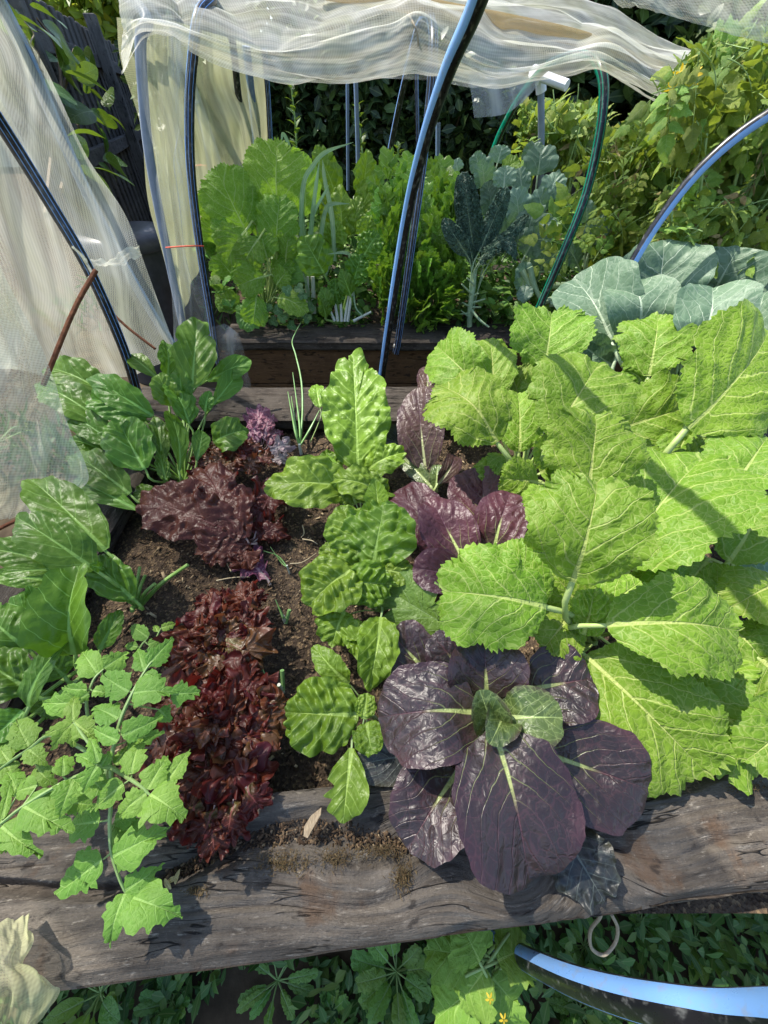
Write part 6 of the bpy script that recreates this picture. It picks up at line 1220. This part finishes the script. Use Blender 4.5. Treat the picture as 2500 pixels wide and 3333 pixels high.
# ---- tomato tangle on the right
gt = 'tomato vines tangled along the right side'
fl = G()
for k in range(5):
    a = k*1.2566; d = np.array([math.cos(a), math.sin(a), -.5]); fl.join(leaf_geo('oval', d*.06, d*1.0, .42, n=UP, seed=k))
fl.join(tube([(0, 0, -.1), (0, 0, .7)], [.22, .05], n=3, sides=6))
M['yellow'] = simple_mat('yellow_petal', (.75, .5, .02), (.8, .6, .05), 30, .5, trans=.3); flm = fl.mesh('flower', M['yellow'])
def tangle(label, root, poly, Yr_, n, nd, seed, nfl=0, fill=2200, Ls=(.085, .165)):
    rng = np.random.RandomState(seed); root = np.array(root); p = plant('tomato_plant', root, label, 'tomato plant', gt)
    P2 = np.array(poly, float); x0, y0 = P2.min(0); x1, y1 = P2.max(0)
    def inside(x, y):
        c = False; j = len(P2)-1
        for i in range(len(P2)):
            if (P2[i, 1] > y) != (P2[j, 1] > y) and x < (P2[j, 0]-P2[i, 0])*(y-P2[i, 1])/(P2[j, 1]-P2[i, 1])+P2[i, 0]: c = not c
            j = i
        return c
    def pick():
        while True:
            x, y = rng.uniform(x0, x1), rng.uniform(y0, y1)
            if inside(x, y): return x, y
    pts = []
    for k in range(n+nd):
        x, y = pick(); f = (y-y0)/(y1-y0); c = Q(x, y, lerp(Yr_[0], Yr_[1], f)+rng.uniform(-.12, .22)); pts.append(c)
        L = rng.uniform(*Ls); d = rand_dirs(1, rng, .3)[0]+np.array([-.2, -.25, -.25]); nn = UP*.9+np.array([-.35, -.3, 0])+rand_dirs(1, rng)[0]*.95
        if k < n: place('leaf', tom[k % 7], p, c-nrm(d)*L*.5, frame(d, nn), L)
        else: place('dry_leaf', dry[k % 3], p, c-nrm(d)*L*.4, frame(d+np.array([0, 0, -1.0]), nn), L*.7)
    gg = G()
    for k in range(7):
        q = pts[rng.randint(len(pts))]; m_ = lerp(root, q, .5)+rng.normal(size=3)*.06; gg.join(tube([root+rng.normal(size=3)*(.06, .06, 0), m_, q], [.011, .009, .005], n=10, sides=6))
    part('vines', gg, M['tomato_stem'], p)
    C_ = []
    for k in range(fill):
        x, y = pick(); f = (y-y0)/(y1-y0); C_.append(Q(x, y, lerp(Yr_[0], Yr_[1], f)+rng.uniform(.05, .75)))
    part('foliage', leafmass(C_, nrm(rand_dirs(fill, rng, .2)+np.array([0, 0, -.4])), nrm(rand_dirs(fill, rng)+np.array([-.3, -.3, .8])), 0.055*rng.uniform(.5, 1.3, fill), .034*rng.uniform(.6, 1.2, fill)), M['tvine'], p)
    for k in range(nfl):
        x, y = ((2190, 285), (2245, 275), (2215, 235), (2260, 245))[k]; c = Q(x, y, 1.75); place('flower', flm, p, c, frame(rand_dirs(1, rng)[0], (0, -.6, -.5)), .022)
tangle('tomato vine with hanging yellow flowers at the top right', (1.75, 2.0, GZ), [(2230, 190), (2330, 110), (2700, 60), (2700, 420), (2420, 470), (2200, 480), (2150, 330)], (1.85, 1.75), 127, 3, 21, nfl=4)
tangle('sunlit tomato vine with browned leaves right of the leaning hoop', (1.6, 1.85, GZ), [(2330, 460), (2700, 420), (2700, 900), (2440, 860), (2180, 790), (2160, 640)], (1.85, 1.6), 135, 34, 22)
tangle('tomato vine with dry brown strands between the two right hoops', (1.35, 2.3, GZ), [(1960, 430), (2200, 330), (2330, 470), (2170, 640), (2130, 860), (1960, 900), (1900, 700)], (2.5, 2.0), 93, 30, 23)
tangle('shaded tomato vine low behind the collards', (1.2, 2.1, GZ), [(1930, 720), (2180, 700), (2500, 850), (2500, 1000), (2100, 960), (1960, 1010)], (2.15, 1.75), 82, 10, 24)
tangle('darker tomato growth behind the white pipe frame', (1.2, 3.6, GZ), [(1690, 330), (1960, 330), (1960, 520), (1850, 560), (1690, 500)], (3.6, 3.3), 26, 4, 25, fill=1400, Ls=(.2, .3))

# ---- creeper on the fence
rng = np.random.RandomState(33)
def on_fence(px, py, off=.1):
    d = ray(px, py); n3 = fn; t = np.dot(F0+fn*off-CAM, n3)/np.dot(d, n3); return CAM+d*t
root = on_fence(150, 700); root[2] = GZ
p = plant('creeper', root, 'broad leaved creeper climbing the paling fence', 'climbing plant'); gg = G()
for pts in ([(150, 700), (170, 500), (200, 300), (180, 150), (120, 60)], [(200, 620), (250, 420), (270, 330)], [(170, 450), (220, 240), (240, 160)], [(130, 400), (60, 100)]):
    gg.join(tube([on_fence(*q, .12) for q in pts], [.012, .01, .005], n=16, sides=6))
part('vines', gg, M['twig'], p)
for k in range(40):
    a, b_ = [((0, 110), (0, 140)), ((190, 260), (170, 260)), ((195, 300), (150, 260)), ((200, 330), (280, 400)), ((240, 350), (330, 420)), ((150, 260), (420, 560)), ((290, 350), (510, 560))][k % 7]
    c = on_fence(rng.uniform(*a), rng.uniform(*b_), rng.uniform(.1, .35)); d = rand_dirs(1, rng, .2)[0]+np.array([.3, -.3, -.4]); L = .17*rng.uniform(.7, 1.3)
    put_leaf(p, 'oval', [M['vine'], M['twig']], c, c+nrm(d)*L, L*.62, n=fn+UP*.5+rand_dirs(1, rng)[0]*.4, pw=.006, stalk=False, arch=.1)

# ---- ground plants below the front timber
gg_ = 'weeds growing on the ground below the front timber'
def gp_(px, py, z=GZ+.01): return P(px, py, z)
rosette('toothed star shaped weed rosette under the middle of the front timber', gp_(905, 3190), 13, 0.068, 0.018, 'weed', 501, group=gg_, lift=.35)
rosette('light green weed at the bottom edge left of the rosette', gp_(560, 3260), 12, 0.048, 0.019, 'weed', 502, group=gg_, lift=.6)
rosette('broad leaved weed poking out left under the timber beside the net end', gp_(330, 3230, GZ+.1), 12, 0.080, 0.033, 'oval', 503, group=gg_, lift=.6)
rosette('jagged pale green weed leaves under the timber, left of the pipe', gp_(1290, 3160, GZ+.05), 13, 0.072, 0.030, 'weed', 504, group=gg_, lift=.5)
rosette('small bright weed at the bottom edge in the middle', gp_(1080, 3290), 12, 0.040, 0.018, 'weed', 505, group=gg_, lift=.7)
rosette('leafy weed in the dark right below the twine loop', gp_(1900, 3080), 15, 0.056, 0.024, 'oval', 506, group=gg_, lift=.6)
rosette('leafy weed at the right bottom edge above the pipe', gp_(2260, 3060), 15, 0.064, 0.027, 'oval', 507, group=gg_, lift=.6)
rosette('pale narrow leaved weed at the far right under the timber', gp_(2440, 2960), 15, 0.072, 0.018, 'weed', 508, group=gg_, lift=.6)
rosette('small weed between the pipe and the twine loop', gp_(2080, 3000), 15, 0.048, 0.021, 'weed', 509, group=gg_, lift=.6)
rosette('low weed inside the curve of the pipe at the bottom edge', gp_(1880, 3290), 15, 0.056, 0.024, 'weed', 510, group=gg_, lift=.6)
r = gp_(1540, 3200); p = plant('sunflower_plant', r, 'young sunflower like plant with big pale jagged leaves and yellow buds under the pipe', 'plant')
LM = [M['tomato'], M['tomato_stem']]
leaves(p, 'weed', LM, [(1540, 3120, -.24, 1380, 3090, -.22, 150), (1560, 3130, -.2, 1500, 3010, -.18, 170), (1580, 3150, -.22, 1500, 3260, -.24, 170), (1620, 3130, -.22, 1720, 3080, -.24, 150), (1600, 3180, -.25, 1680, 3270, -.28, 160), (1560, 3210, -.26, 1420, 3320, -.3, 150), (1500, 3060, -.25, 1420, 3010, -.27, 120), (1640, 3230, -.28, 1640, 3330, -.3, 150)], r, nt=100, nr=8)
for x, y in ((1595, 3252), (1640, 3320)): place('flower_bud', flm, p, P(x, y, -.17), frame((1, 0, 0), (0, -.2, 1)), .0075)
rng = np.random.RandomState(44); n = 12000
x = rng.uniform(-1.2, 1.4, n); y = rng.uniform(-.75, -.02, n); dn = vn(x*3.2, y*3.2, 6)+.25*(x > .25); keep = dn > .22; x, y = x[keep], y[keep]; n = len(x)
z = GZ+.005+rng.rand(n)**1.6*.13*(.5+(x > .2))
M['ground_cover'] = mass_mat('ground_cover_leaves', (.04, .11, .02), (.08, .18, .035), (.17, .27, .06), .25)
solo('ground_cover', leafmass(np.stack([x, y, z], 1), rand_dirs(n, rng, .6), nrm(rand_dirs(n, rng)*.7+UP), .03*rng.uniform(.5, 1.5, n), .016*rng.uniform(.6, 1.3, n)), M['ground_cover'], 'dense small leaved ground cover below the front timber', kind='stuff')
n = 4000; x = rng.uniform(-3, 4.5, n); y = np.where(rng.rand(n) < .4, rng.uniform(1.47, 1.86, n), rng.uniform(3.3, 6, n)); z = GZ+rng.rand(n)*.2
solo('grass', leafmass(np.stack([x, y, z], 1), nrm(rand_dirs(n, rng)+UP), rand_dirs(n, rng), .16*rng.uniform(.5, 1.5, n), .02), M['ground_cover'], 'shaded grass and weeds on the ground behind the beds', kind='stuff')
